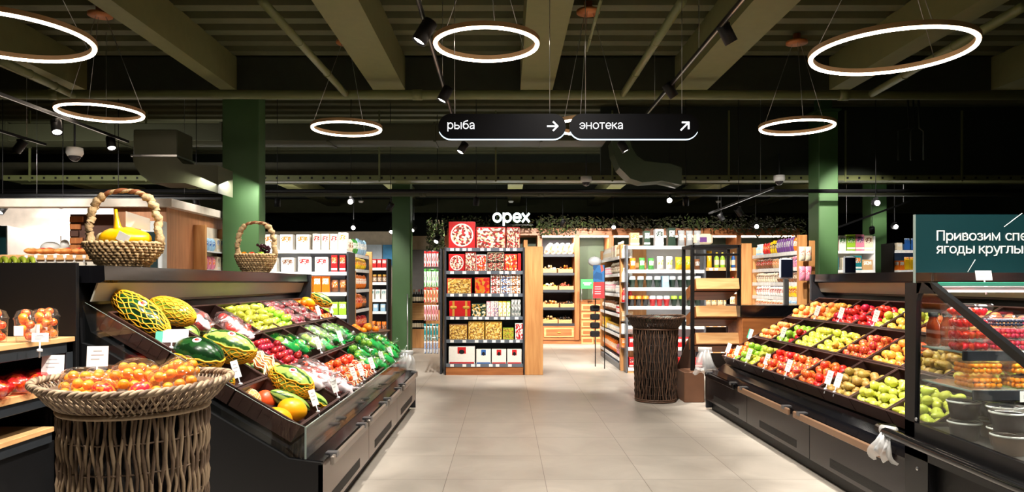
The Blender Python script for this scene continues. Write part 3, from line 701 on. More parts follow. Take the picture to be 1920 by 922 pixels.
def heap(M, kind, u0=-1, u1=1, v0=-1, v1=1, what='', second=.4, hw=None, zf=.014, sc=1.):
    """hexagonal layer in crate frame M between fractions, some fruit on top"""
    r = FRR[kind]*sc; hx = (RW/2-.018); hy = (BW/2-.018) if hw is None else hw
    xa, xb = hx*u0, hx*u1; ya, yb = hy*v0, hy*v1; lift = .05
    nx = max(1, int((xb-xa)/(2*r))); ny = max(1, int((yb-ya)/(2*r*.9))); pts = []
    label = '%s %s' % (FR[kind][2], what); group = '%ss %s' % (FR[kind][1], what)
    def place(x, y, z): put(kind, M @ Vector((x, y, z)), group, label, random.uniform(.95, 1.05)*sc)
    for j in range(ny):
        y = ya+(yb-ya)*(j+.5)/ny; off = (j % 2)*r*.8
        for i in range(nx):
            x = xa+(xb-xa)*(i+.5)/nx+off-r*.4
            if x > hx-r: x = hx-r
            if x < -hx+r: x = -hx+r
            x += random.uniform(-.004, .004); yy = y+random.uniform(-.004, .004)
            z = zf+r+lift*.6; place(x, yy, z); pts.append((x, yy, z))
    for j in range(ny-1):
        for i in range(nx-1):
            if random.random() < second*(1.3-.6*abs(2*(j+1)/ny-1)):
                x = xa+(xb-xa)*(i+1)/nx+random.uniform(-.006, .006); y = ya+(yb-ya)*(j+1)/ny+random.uniform(-.006, .006)
                place(x, y, zf+lift*.6+r*2.35)

def price_tag(label, p, rz=0, tilt=-.35, w_=.075, h=.11, m=CARD, strip=None, lean=0):
    t = empty('price_tag', label, 'price tag', p, group='price tags'); t.rotation_euler = (tilt, lean, rz)
    c = MB().box(-w_/2, w_/2, -.0015, .0015, .04, .04+h).obj('card', m, t)
    if strip: MB().box(-w_/2-.001, -w_/2+w_*.22, -.002, .002, .04, .04+h).obj('strip', strip, c)
    mb = MB()
    for i, (a, b) in enumerate(((.3, .7), (.2, .8), (.2, .6))): mb.box(-w_/2+w_*a+(.02 if strip else 0)*w_, -w_/2+w_*b, -.0022, -.0015, .04+h*(.75-.2*i), .04+h*(.80-.2*i))
    mb.obj('print', mat('grey_print', 'b8b8bc', .6), c)
    MB().tube([(0, 0, -.04), (0, 0, .045)], .004, 6).lathe([(0, -.012), (.013, -.01), (.013, .004), (0, .008)], 10).obj('clip', mat('clear_grey_clip', 'c9ccd0', .2), t)
    return t

# ---------------------------------------------------------------- right case: heaps of loose fruit
RC = [ # row, k, wide, what, [(kind,u0,u1,v0,v1)]   v: + = towards camera on the right case frame
 (0, 7, 1, 'peaches at the far end', [('peach',-1,1,-1,1)]),
 (0, 6, 1, 'golden blushed apples beside the far peaches', [('gold_apple',-1,1,-.1,1),('peach',-1,1,-1,-.1)]),
 (0, 5, 1, 'dark red apples', [('red_apple',-1,1,-1,1)]),
 (0, 4, 1, 'red apples edged with yellow ones', [('red_apple',-1,1,-1,.3),('yellow_apple',-1,1,.3,1)]),
 (0, 3, 1, 'yellow apples mixed with peaches', [('yellow_apple',-.4,1,0,1),('gold_apple',-.4,1,-1,0)]),
 (0, 2, 1, 'peaches under pale foam nets', [('peach',-.5,1,-1,1),('green_apple',-1,-.5,0,1)]),
 (0, 1, 1, 'peaches beside the berry case', [('peach',-1,1,-1,1)]),
 (1, 7, 1, 'orange peaches at the far end', [('peach',-1,1,-1,1)]),
 (1, 6, 1, 'mixed green and red apples', [('green_apple',-.1,1,-1,.4),('green_apple',-1,-.1,-1,1),('red_apple',-.2,1,.4,1)]),
 (1, 5, 1, 'yellow green apples', [('yellow_apple',-1,1,-1,1)]),
 (1, 4, 1, 'yellow apples next to blushed pears', [('yellow_apple',-.6,1,-1,0),('red_pear',-.6,1,0,1)]),
 (1, 3, 1, 'small red and yellow apples', [('bi_apple',-.8,1,-1,1)]),
 (1, 2, 1, 'orange and red nectarines', [('gold_apple',-.7,1,-1,.3),('nectarine',-.7,1,.3,1)]),
 (1, 1, 1, 'brown pears half hidden by the berry case', [('brown_pear',-1,1,-1,1)]),
 (1, 0, 1, 'pears behind the berry case glass', [('pear',-1,1,-1,1)]),
 (2, 7, 1, 'red nectarines at the far corner', [('nectarine',-1,1,-1,.1),('green_apple',-1,1,.2,1)]),
 (2, 6, 1, 'green apples next to yellow green pears', [('green_apple',-1,1,-1,-.3),('pear',-1,1,-.3,1)]),
 (2, 5, 1, 'red tomatoes and orange nectarines', [('tomato',-.9,.1,-1,1),('nectarine',.1,1,-1,1)]),
 (2, 4, 1, 'small blushed apples', [('bi_apple',-.9,1,-1,1)]),
 (2, 3, 1, 'orange red nectarines and tomatoes', [('nectarine',-.8,1,-1,.2),('tomato',-.8,1,.2,1)]),
 (2, 2, 1, 'brown green pears', [('brown_pear',-1,1,-1,1)]),
 (2, 1, 1, 'yellow green pears by the berry case', [('pear',-1,1,-1,1)]),
 (2, 0, 1, 'pale pears seen through the berry case', [('pear',-1,1,-1,1)]),
 (0, 0, 1, 'nothing, next to the berry case', []),
]
for row, k, wide, what, specs in RC:
    M = crate('right', k, row, what)
    for i, (kd, u0, u1, v0, v1) in enumerate(specs):
        u0 = max(u0, -.62)
        heap(M, kd, u0, u1, v0, v1, 'in crate of %s, right case' % what, .32)
def tag_at(side, k, row, u, lab, **kw):
    M = frame(side, k, row); p = M @ Vector((RW/2-.02, u*BW*.5*(1 if side == 'left' else -1), .115))
    return price_tag(lab, p, **kw)
tl = [(2,7,.5,'red nectarines in the far corner'),(2,7,-.7,'green apples, front row'),(2,6,-.2,'yellow green pears, front row'),(2,5,-.2,'front red tomatoes'),(2,4,-.3,'front blushed apples'),(2,2,.55,'nectarines beside the brown pears'),(2,2,-.05,'brown pears, second of a pair'),
      (1,6,0,'mixed green and red apples'),(0,6,.2,'back peaches'),(0,5,.1,'dark red apples, left one'),(0,4,-.5,'yellow edge of the red apples')]
for row, k, u, l_ in tl:
    tag_at('right', k, row, u, 'white price tag on the %s of the right case' % l_, rz=-.25, tilt=-.3, lean=.35, w_=.045, h=.115)
price_tag('tag with green stripe at the far end of the right case', P(1402, 640, 8.5), rz=-.2, lean=.35, w_=.05, h=.12, strip=mat('teal_strip', '2c9c78', .5))
def foam(label, M, n, a, b, hw):
    t = empty('foam_net', label, 'foam net', M.translation); R = M.to_3x3().to_4x4()
    for i in range(n):
        mb = MB(); y = hw*(-1+2*(i+.5)/n); pts = []
        for j in range(14):
            x = a+(b-a)*j/13; z = .085+.05*sin(pi*j/13)+.012*sin(j*1.9+i)
            pts.append(R @ Vector((x, y+.018*sin(j*1.3+i*2), z)))
        mb.tube(pts, .006, 5).obj('strand', mat('pale_foam', 'e8c9a4', .7), t)
    return t
foam('pale foam net strips over peaches, right case back row', frame('right', 2, 0), 6, -.12, .2, .2)

# ---------------------------------------------------------------- left case: melons, bags and packs
def melon_mat(name, base, dark, n=11, w_=.35):
    if name in MATS: return MATS[name]
    m, nn, l, b = nt(name)
    tc = nn.new('ShaderNodeTexCoord'); sp = nn.new('ShaderNodeSeparateXYZ'); l.new(tc.outputs['Object'], sp.inputs[0])
    at = nn.new('ShaderNodeMath'); at.operation = 'ARCTAN2'; l.new(sp.outputs[1], at.inputs[0]); l.new(sp.outputs[2], at.inputs[1])
    nz = nn.new('ShaderNodeTexNoise'); nz.inputs['Scale'].default_value = 26; nz.inputs['Detail'].default_value = 5; l.new(tc.outputs['Object'], nz.inputs['Vector'])
    a1 = nn.new('ShaderNodeMath'); a1.operation = 'MULTIPLY'; a1.inputs[1].default_value = n; l.new(at.outputs[0], a1.inputs[0])
    a2 = nn.new('ShaderNodeMath'); a2.operation = 'MULTIPLY_ADD'; a2.inputs[1].default_value = 5.; l.new(nz.outputs['Fac'], a2.inputs[0]); l.new(a1.outputs[0], a2.inputs[2])
    sn = nn.new('ShaderNodeMath'); sn.operation = 'SINE'; l.new(a2.outputs[0], sn.inputs[0])
    mr = nn.new('ShaderNodeMapRange'); mr.inputs[1].default_value = w_-.3; mr.inputs[2].default_value = w_+.3; l.new(sn.outputs[0], mr.inputs[0])
    mc = nn.new('ShaderNodeMix'); mc.data_type = 'RGBA'; mc.inputs[6].default_value = (*srgb(base), 1); mc.inputs[7].default_value = (*srgb(dark), 1)
    l.new(mr.outputs[0], mc.inputs[0]); l.new(mc.outputs[2], b.inputs['Base Color']); b.inputs['Roughness'].default_value = .22
    MATS[name] = m; return m
MSTR = melon_mat('striped_melon_skin', '9dbb5c', '26501f', 7)
MDRK = melon_mat('dark_melon_skin', '1d4a20', '0e2c12', 7, .1)
MYEL = mat('yellow_melon_skin', 'f5ab14', .35, var=.1, scale=18)
NETY = mat('yellow_net', 'f2b01e', .5, var=.05)
NETW = mat('pale_net', 'f4dca8', .5, var=.05)
STK = mat('round_sticker', 'f2efe8', .4)
def melon(label, loc, rot, L=.15, R=.1, skin=MSTR, net=NETY, cover=1., sticker=True, name='watermelon', cat='watermelon', NR=13, tr=.0035, lo=-1., grp=None):
    t = empty(name, label, cat, loc, rot=rot, group=grp)
    MB().ball((0,0,0), (R, R, L), 28, 18).obj('rind', skin, t)
    ch = [c for c in t.children][0]
    me = ch.data
    for v in me.vertices: v.co = Vector((v.co.z, v.co.y, -v.co.x))
    if net:
        mb = MB(); n = NR; steps = 14
        cut = -1 if cover >= 1 else None
        for fam in (1, -1):
            for i in range(n):
                pts = []
                for j in range(steps+1):
                    b_ = .12+(pi-.24)*j/steps; a = 2*pi*i/n+fam*b_*1.15+.12*sin(j*2.1+i)
                    rr = 1.012
                    p = Vector((L*rr*cos(b_), R*rr*sin(b_)*cos(a), R*rr*sin(b_)*sin(a)))
                    if cover < 1 and p.z > R*(2*cover-1):
                        if len(pts) > 1: mb.tube(pts, tr, 4, caps=False)
                        pts = []; continue
                    pts.append(p)
                if len(pts) > 1: mb.tube(pts, tr, 4, caps=False)
        if cover < 1:
            z = R*(2*cover-1); pts = []
            for j in range(28):
                a = 2*pi*j/28; q = sqrt(max(0, 1-(z/R)**2)); pts.append((L*1.015*q*cos(a), R*1.015*q*sin(a), z+.006*sin(j*2)))
            mb.tube(pts, tr*1.6, 5, closed=True)
        mb.obj('net', net, t)
    if sticker:
        s = MB().lathe([(0, R*1.006), (.012, R*1.003), (.026, R*.985), (.026, R*.97)], 16); s.obj('sticker', STK, t, rot=(.35, 0, 0))
        MB().ball((0,0,R*1.0), (.014,.012,.006), 10, 6).obj('sticker_print', mat('red_print', 'd0241c', .4), t, rot=(.35, 0, 0))
    return t
# empty and filled crates of the left case
LW = {(0,0):'netted watermelons and small melons',(0,1):'long netted watermelons',(0,2):'tomatoes in printed bags',(0,3):'green pears behind the tomato bags',(0,4):'yellow green pears',(0,5):'pink wrapped packs',(0,6):'pink and white packs',(0,7):'squash and mixed fruit',
      (1,0):'striped and dark watermelons',(1,1):'small striped melons',(1,2):'dark red plums',(1,3):'green apple bags and plums',(1,4):'bagged green apples',(1,5):'filmed green packs',(1,6):'green packs with clear film',(1,7):'nothing at the far end',
      (2,0):'yellow melons',(2,1):'striped melons',(2,2):'pink printed bags',(2,3):'peaches in foam nets',(2,4):'apples in foam nets',(2,5):'lime bags',(2,6):'lime bags, second crate',(2,7):'lime bags, far corner'}
for (row, k), what in LW.items(): crate('left', k, row, what)
def at(k, row, u, v, z): return frame('left', k, row) @ Vector((v*RW/2, u*BW/2, z))
SL = (0, TH, 0)
melon('long dark watermelon in wide yellow net at the back left', P(264, 588, 4.44), (.1, .58, -.2), .225, .09, MDRK, NR=15, tr=.0042)
melon('striped yellow netted watermelon behind the dark one', P(322, 584, 4.82), (0, .32, -.1), .17, .09, melon_mat('gold_melon_skin', 'b5b33a', '6d8a28', 7), NR=16, tr=.0038, sticker=False)
melon('round dark green watermelon with sticker in a yellow net', P(372, 664, 4.35), (.1, .22, -.2), .165, .105, MDRK, cover=.5, NR=20, tr=.0042)
melon('large striped watermelon in net beside the dark round one', P(430, 650, 4.75), (.1, .3, .1), .175, .105, MSTR, cover=.62, NR=20, tr=.004)
melon('netted striped watermelon in the front row above yellow melons', P(546, 716, 4.85), (.1, .4, -.2), .165, .105, MSTR, cover=.75, NR=20, tr=.004)
for i, (a, b, d, l_, rr) in enumerate([(352,622,5.15,'left one of two','.07'),(393,628,5.3,'right one of two','.07')]):
    melon('small striped melon under the netted watermelons, '+l_, P(a, b+2, d), (.2, .3, .6*i), .085, .07, MSTR, None, sticker=False)
melon('small striped melon at left under the dark round watermelon', P(445, 690, 4.9), (.2, .4, .4), .1, .07, MSTR, NETY, .5, sticker=False, NR=10)
melon('small striped melon right of its twin below the large one', P(476, 692, 5.15), (.2, .4, .2), .08, .068, MSTR, NETY, .5, sticker=False, NR=10)
melon('small netted melon peeking behind the wicker stand rim', P(415, 712, 4.45), (.2, .4, .4), .08, .06, MSTR, NETY, .9, sticker=False, NR=10)
melon('long pale striped melon low in the front row', P(545, 752, 4.75), (.1, .5, .5), .15, .055, MSTR, None, sticker=False)
melon('striped melon end beside the pink bags in the front row', P(585, 748, 5.0), (.1, .5, .5), .12, .055, MSTR, NETY, .5, sticker=False, NR=10)
melon('bright yellow melon in the front left corner of the case', P(520, 786, 4.45), (.2, .3, .9), .1, .075, MYEL, None, sticker=False, name='melon', cat='melon')
melon('bright yellow melon leaning behind the corner one', P(548, 768, 4.62), (.2, .3, .4), .095, .075, MYEL, None, sticker=False, name='melon', cat='melon')
melon('cantaloupe in pale net at the near front corner', P(462, 752, 4.5), (.2, .3, .9), .09, .082, mat('cantaloupe_skin', 'e8a85c', .6, var=.15, scale=30), NETW, sticker=False, name='melon', cat='melon', tr=.0028)
melon('orange red melon between cantaloupe and yellow melons', P(497, 750, 4.7), (.2, .3, .9), .07, .066, mat('orange_melon_skin', 'e0562a', .35), None, sticker=False, name='melon', cat='melon')

def bag(label, M, sx, sy, sz, m, seed=0, knot=True, name='produce_bag', cat='bag', group=None):
    """crumpled film bag in crate frame"""
    rnd = random.Random(seed); ph = [rnd.uniform(0, 6) for _ in range(6)]
    def f(p):
        q = Vector((p.x/sx, p.y/sy, p.z/sz)); k = 1+.06*sin(7*q.x+ph[0])*sin(6*q.y+ph[1])+.05*sin(11*q.y+ph[2]+4*q.z)+.04*sin(13*q.x+ph[3]-5*q.z)
        return p*k
    mb = MB().ball((0,0,0), (sx, sy, sz), 26, 16, f=f)
    me = mb.mesh(name, m); o = link(name, me); o.matrix_world = M
    if knot:
        kb = MB(); n = 9
        kb.tube([(sx*.75, 0, sz*.35), (sx*1.0, 0, sz*.75), (sx*1.1, sy*.1, sz*1.1), (sx*1.2, sy*.2, sz*1.5)], lambda i: [.02, .008, .014, .024][i], 8)
        kb.obj('knot', m, o)
    return tagit(o, label, cat, group)
def fruit_bag(label, k, row, u, v, kind, n, m, sx=.13, sy=.11, sz=.06, where='', sc=1., seed=1, zz=.06, knot=True):
    M = frame('left', k, row) @ Matrix.Translation((v*RW/2, u*BW/2, zz)) @ Matrix.Rotation(random.uniform(-.4, .4), 4, 'Z')
    bag(label, M, sx, sy, sz, m, seed, knot)
    r = FRR[kind]*sc; cnt = 0; got = []
    for tr in range(300):
        if cnt >= n: break
        a = random.uniform(0, 6.28); q = sqrt(random.random()); zc = random.uniform(-1, 1)
        p = Vector((cos(a)*q*(sx-r*1.0), sin(a)*q*(sy-r*1.0), zc*max(.004, (sz-r)*.9)*sqrt(1-q*q*.8)+.0))
        if all((p-g).length > r*1.75 for g in got):
            got.append(p); cnt += 1
            put(kind, M @ p, FR[kind][1]+'s '+where, FR[kind][2]+' '+where, sc)
PINKB = film('white_pink_printed_film', 'ffffff', .7, .25, .95, 'f3e6ea', 9., .56)
GREENB = film('green_printed_film', 'ffffff', .74, .15, .92, '1fa24a', 8., .53)
for i, (u, v, sd) in enumerate(((-.5, -.3, 1), (.3, .1, 2), (-.1, .6, 3))):
    fruit_bag('printed film bag of tomatoes in the back row, %s' % ['left bag', 'middle bag', 'lowest bag'][i], 1 if i == 0 else 2, 0, .6 if i == 0 else u, v, 'tomato', 10, PINKB, .13, .11, .075, 'inside a printed film bag, left case', 1.05, sd, .09)
M = frame('left', 2, 0); heap(M, 'plum', 0, 1, .4, 1, 'loose beside the tomato bags, left case', .3)
heap(frame('left', 3, 0), 'pear', -.9, 1, -1, 1, 'in the nearer pear crate, left case back row', .5)
heap(frame('left', 4, 0), 'pear', -.9, 1, -1, 0, 'in the farther pear crate, left case back row', .4)
heap(frame('left', 4, 0), 'green_apple', -.9, 1, 0, 1, 'beside the farther pears, left case back row', .3)
def film_packs(k, row, n, kind, col, lab, cat='pack'):
    M = frame('left', k, row); w_ = BW*.92/2
    for i in range(n):
        r_, c_ = divmod(i, 2); x = -RW/2+.06+r_*(RW-.06)/((n+1)//2); y = -BW/2+.03+c_*w_+w_/2
        t = empty('fruit_pack', lab+', %s pack' % ORD[i], cat, (0, 0, 0)); t.matrix_world = M @ Matrix.Translation((x+.02, y, .055)) @ Matrix.Rotation(random.uniform(-.15, .15), 4, 'Z')
        MB().prism([(-.05, 0), (.05, 0), (.06, .03), (-.06, .03)], -w_*.42, w_*.42).obj('tray', col, t)
        MB().ball((0, 0, .045), (.058, w_*.42, .035), 14, 8).obj('film', FILM, t)
        for j in range(5):
            put(kind, t.matrix_world @ Vector((random.uniform(-.03, .03), w_*(-.34+.17*j), .04)), FR[kind][1]+'s under film, '+lab, FR[kind][1]+' in '+lab, .8)
PINKT = mat('pink_tray', 'd98a96', .5, var=.1)
film_packs(5, 0, 6, 'plum', PINKT, 'pink tray of plums in the left case back row')
film_packs(6, 0, 6, 'plum', mat('white_pink_tray', 'e6c6c8', .5, var=.1), 'pale tray of plums in the left case back row')
M = frame('left', 7, 0)
for kd, a, b in (('orange', -1, 0), ('tomato', 0, .5), ('nectarine', .5, 1)): heap(M, kd, a, b, -1, 1, 'in the far mixed crate of the left case', .4)
melon('striped melon on the far mixed crate of the left case', P(603, 562, 8.3), (.1, .5, .3), .13, .07, MSTR, NETY, .6, sticker=False, NR=10)
melon('yellow squash on the far mixed crate of the left case', P(578, 566, 8.1), (.1, .5, .3), .08, .05, MYEL, None, sticker=False, name='squash', cat='squash')
# middle row
heap(frame('left', 2, 1), 'plum', -.8, 1, -1, 1, 'in the open plum crate, left case middle row', .6)
heap(frame('left', 1, 1), 'peach', -.2, 1, 0, 1, 'under the foam nets, left case middle row', .3)
foam('pale foam net strips over peaches, left case middle row', frame('left', 1, 1), 6, -.1, .21, .2)
for i, (k, u, v, kd, n) in enumerate([(3, -.3, -.2, 'green_apple', 8), (3, .6, 0, 'green_apple', 8), (4, .1, .1, 'green_apple', 8), (4, .8, .3, 'green_apple', 7)]):
    fruit_bag('clear green printed bag of green apples, %s in the middle row' % ORD[i], k, 1, u, v, kd, n, GREENB if i != 2 else FILM, .14, .1, .07, 'inside a clear bag, left case middle row', 1, i+10, .08)
heap(frame('left', 3, 1), 'plum', .3, 1, -1, -.2, 'in front of the green apple bags, left case', .5)
LET = mat('salad_leaf', '5f9a3a', .5, var=.4, scale=40, bump=.6)
for i, (k, u, v) in enumerate([(5, -.3, -.2), (5, .5, .2), (6, -.2, -.1), (6, .6, .1)]):
    M = frame('left', k, 1) @ Matrix.Translation((v*RW/2, u*BW/2, .08))
    fruit_bag('clear film bag of limes, %s along the middle row' % ORD[i], k, 1, u, v, 'lime', 12, FILM if i % 2 == 0 else GREENB, .16, .11, .07, 'inside a film bag, left case middle row', 1, i+20, .09)
# front row
for i, (k, u, v, zz) in enumerate([(1, .9, -.35, .12), (2, -.1, -.1, .1), (2, .4, .4, .1), (2, .6, -.5, .1)]):
    fruit_bag('white pink printed bag of apples, %s in the front row' % ORD[i], k, 2, u, v, 'tomato', 7, film('mostly_white_film', 'ffffff', .7, .25, .95, 'efe2e6', 8., .5), .15, .1, .07, 'inside a white printed bag, left case front row', 1, i+40, zz)
for k, kd in ((3, 'nectarine'), (4, 'tomato')):
    heap(frame('left', k, 2), kd, -.7, 1, -1, 1, 'under the foam nets, left case front row', .4)
    foam('pale foam net strips over %s, left case front row' % FR[kd][2], frame('left', k, 2), 6, -.05, .22, .23)
for i, (k, u, v, zz) in enumerate([(5, -.4, .2, .09), (5, .4, -.3, .1), (5, .7, .5, .09), (6, -.2, -.2, .1), (6, .2, .5, .1), (6, .7, -.2, .15), (7, -.3, .4, .12), (7, .2, -.3, .15), (7, .5, .3, .13), (6, 0, -.5, .17)]):
    fruit_bag('green printed bag of limes, %s of the front heap' % ORD[i], k, 2, u, v, 'lime', 14, GREENB, .14, .13, .085, 'inside a green printed bag, left case front row', 1.12, i+60, zz)
tag_at('left', 0, 0, -.9, 'white and teal price card before the long dark watermelon', rz=.35, tilt=-.75, w_=.18, h=.1, strip=mat('teal_strip', '2c9c78', .5))
for k, row, u, l_ in [(0,1,-.6,'dark round watermelon'),(0,2,.7,'yellow melons'),(1,2,.9,'striped front melon'),(3,2,-.5,'first foam netted peaches'),(3,2,.6,'second foam netted peaches'),(4,2,.6,'foam netted tomatoes'),(5,2,.7,'nearest lime bags'),(6,2,.8,'farther lime bags'),(3,1,.8,'green apple bags'),(5,1,0,'film bags of limes'),(6,0,.5,'pink packs'),(7,0,.6,'far mixed crate')]:
    tag_at('left', k, row, u, 'white price tag in front of the %s, left case' % l_, rz=.3, tilt=-.3, lean=-.3, w_=.042, h=.11)
# ================================================================ wicker stands
def wicker_stand(label, loc, m1, m2, leaf=False, seed=1, H=1.09, RB=.25, RT=.275, RR=.36, rw=.0075, bd=.16, N=62):
    rnd = random.Random(seed); t = empty('wicker_stand', label, 'wicker stand', loc)
    zb = H-bd
    MB().lathe([(0, .02), (RB-.02, .02), (RT-.022, zb), (0, zb)], 40).obj('lining', mat('dark_lining', '1c1511', .9), t)
    mb = MB()
    for i in range(N):
        a0 = 2*pi*i/N; ph = rnd.uniform(0, 6); pts = []
        for j in range(25):
            q = j/24; z = .01+q*zb; r = RB+(RT-RB)*q+.006*sin(j*1.6+(i % 2)*pi)+rnd.uniform(-.0015, .0015); a = a0+.026*sin(j*.9+ph)
            pts.append((r*cos(a), r*sin(a), z))
        mb.tube(pts, rw*(.85+.3*rnd.random()), 5, mi=i % 2)
    for z in [zb*k/9 for k in range(1, 9)]:
        r = RB+(RT-RB)*z/zb; mb.tube([((r+.004*sin(31*2*pi*j/124))*cos(2*pi*j/124), (r+.004*sin(31*2*pi*j/124))*sin(2*pi*j/124), z) for j in range(124)], .0035, 4, closed=True, mi=1)
    for z, rr in ((.015, RB+.004), (.035, RB+.004), (zb-.01, RT+.004)): mb.tube([(rr*cos(2*pi*j/48), rr*sin(2*pi*j/48), z) for j in range(48)], .011, 6, closed=True)
    mb.obj('woven_body', [m1, m2], t)
    # flared bowl of slanting canes
    mb = MB(); NB_ = 92
    for i in range(NB_):
        for fam in (1, -1):
            a0 = 2*pi*i/NB_; pts = []
            for j in range(6):
                q = j/5; a = a0+fam*.16*q; r = RT-.01+(RR-RT+.01)*q**.8; z = zb+(bd-.02)*q**1.3+fam*.003*sin(j*2)
                pts.append((r*cos(a), r*sin(a), z+.008*sin(a*2+1)*q))
            mb.tube(pts, .0045, 4, mi=i % 2, caps=False)
    mb.obj('flared_bowl', [m1, m2], t)
    mb = MB()
    for fam in range(3):
        pts = []
        for j in range(150):
            a = 2*pi*j/150; ph = a*26+fam*2*pi/3; rr = RR+.009*cos(ph); z = H-.02+.009*sin(ph)+.008*sin(a*2+1); pts.append((rr*cos(a), rr*sin(a), z))
        mb.tube(pts, .0085, 5, closed=True, mi=fam % 2)
    mb.obj('braided_rim', [m1, m2], t)
    if leaf:
        MB().lathe([(0, H-.1), (RT, H-.09), (RR-.03, H-.03)], 40).obj('tray', m2, t)
    else:
        MB().lathe([(0, H-.105), (RT-.03, H-.1), (RR-.045, H-.04)], 40).obj('tray', m2, t)
    return t
WK1 = mat('grey_brown_cane', 'a48d72', .6, var=.3, scale=30, stretch=(1,1,.3)); WK2 = mat('darker_grey_cane', '6e5947', .6, var=.3, scale=30)
WKD1 = mat('dark_brown_cane', '5c4232', .5, var=.3, scale=30); WKD2 = mat('blackish_cane', '38271d', .5, var=.3, scale=30)
WS = (-1.5, 2.93, 0)
wicker_stand('tall grey brown wicker stand in the left foreground holding apricot packs', WS, WK1, WK2, H=1.125, bd=.115, N=108, rw=.0068, RB=.262, RT=.27)
wicker_stand('tall dark brown wicker stand on the floor beside the right case', (1.91, 9.2, 0), WKD1, WKD2, True, 5, rw=.0085)
# apricot packs on the near stand
def punnet(label, M, kind, n, sx, sy, h, tray=None, name='fruit_punnet', cat='punnet', sc=1., lid=True, word='', seed=0):
    t = empty(name, label, cat, (0,0,0)); t.matrix_world = M
    def f(p):
        return Vector((max(-sx, min(sx, p.x*1.25)), max(-sy, min(sy, p.y*1.25)), max(-h*.42, min(h*.5, p.z*1.1))))
    MB().ball((0,0,h*.42), (sx, sy, h*.5), 20, 10, f=f).obj('clear_shell', CLEAR if tray is None else tray, t)
    mb = MB(); pts = [(sx*1.04*cos(a)*min(1, 1.0), sy*1.04*sin(a), h*.42) for a in [2*pi*j/24 for j in range(24)]]
    mb.tube([(max(-sx, min(sx, p[0]*1.22)), max(-sy, min(sy, p[1]*1.22)), p[2]) for p in pts], .003, 4, closed=True); mb.obj('rim', CLEAR, t)
    r = FRR.get(kind, .017)*sc; got = []
    nx = max(1, int(sx*2/(2*r*1.02))); ny = max(1, int(sy*2/(2*r*1.02))); c = 0
    for lay in range(3):
        for i in range(nx):
            for j in range(ny):
                if c >= n: return t
                p = Vector((-sx+r+(i+(lay % 2)*.5)*(2*sx-2*r)/max(1, nx-1 if nx > 1 else 1), -sy+r+(j+(lay % 2)*.5)*(2*sy-2*r)/max(1, ny-1 if ny > 1 else 1), r+lay*r*1.6+.002))
                if abs(p.x) > sx or abs(p.y) > sy or p.z+r*.8 > h: continue
                put(kind, M @ p, FR[kind][1]+'s '+word, FR[kind][2]+' '+word, sc*random.uniform(.94, 1.03)); c += 1
    return t
for i, (dx, dy, rz, tx, ty, z) in enumerate([(-.19, -.03, .3, .15, .1, .0), (-.06, .12, -.2, .25, 0, .02), (.03, -.08, .9, .2, .2, .015), (.14, .09, -.5, .3, -.3, .03), (.19, -.07, .5, .25, -.25, .02), (-.1, -.17, -.1, -.1, .1, .0), (-.18, .12, .7, .2, .1, .01), (.08, .2, .1, .2, -.1, .02)]):
    M = Matrix.Translation((WS[0]+dx, WS[1]+dy, 1.055+z+.02*(i < 5))) @ Matrix.Rotation(rz, 4, 'Z') @ Matrix.Rotation(tx*1.1+.12, 4, 'X') @ Matrix.Rotation(ty*1.1, 4, 'Y')
    w_ = ['at left of the wicker stand', 'at the back middle of the wicker stand', 'in the centre of the wicker stand', 'at the back right of the wicker stand', 'at right of the wicker stand', 'at the front of the wicker stand', 'at the back left of the wicker stand', 'farthest back on the wicker stand'][i]
    punnet('clear plastic punnet of apricots '+w_, M, 'apricot', 26, .085, .06, .09, word='in the punnet '+w_)
for i, (dx, dy) in enumerate([(-.02, -.2), (.05, -.02), (-.11, 0), (.11, -.19), (0, .02)]):
    put('mango', (WS[0]+dx, WS[1]+dy, 1.09), 'red mangoes between the apricot punnets', 'red orange mango lying between the apricot punnets on the wicker stand', .9)
price_tag('white framed price card standing at the wicker stand', (-1.71, 3.02, 1.11), rz=.2, tilt=-.12, w_=.082, h=.085)
# plastic leaf packs on the dark stand
for i in range(14):
    a = i*2.4; r = .07+.19*((i*7 % 10)/10)
    t = empty('herb_pack', 'clear film pack of dark green herbs on the dark wicker stand', 'herb pack', (1.91+r*cos(a), 9.2+r*sin(a), 1.03+.008*(i % 3)), rz=a, group='herb packs on the dark wicker stand')
    mb = MB().ball((0,0,0), (.1, .05, .02), 10, 6); mb.obj('leaves', mat('herb_leaf', '35502c', .6, var=.5, scale=50, bump=.8), t)
    MB().ball((0,0,.002), (.11, .058, .028), 12, 6).obj('film', FILM, t)

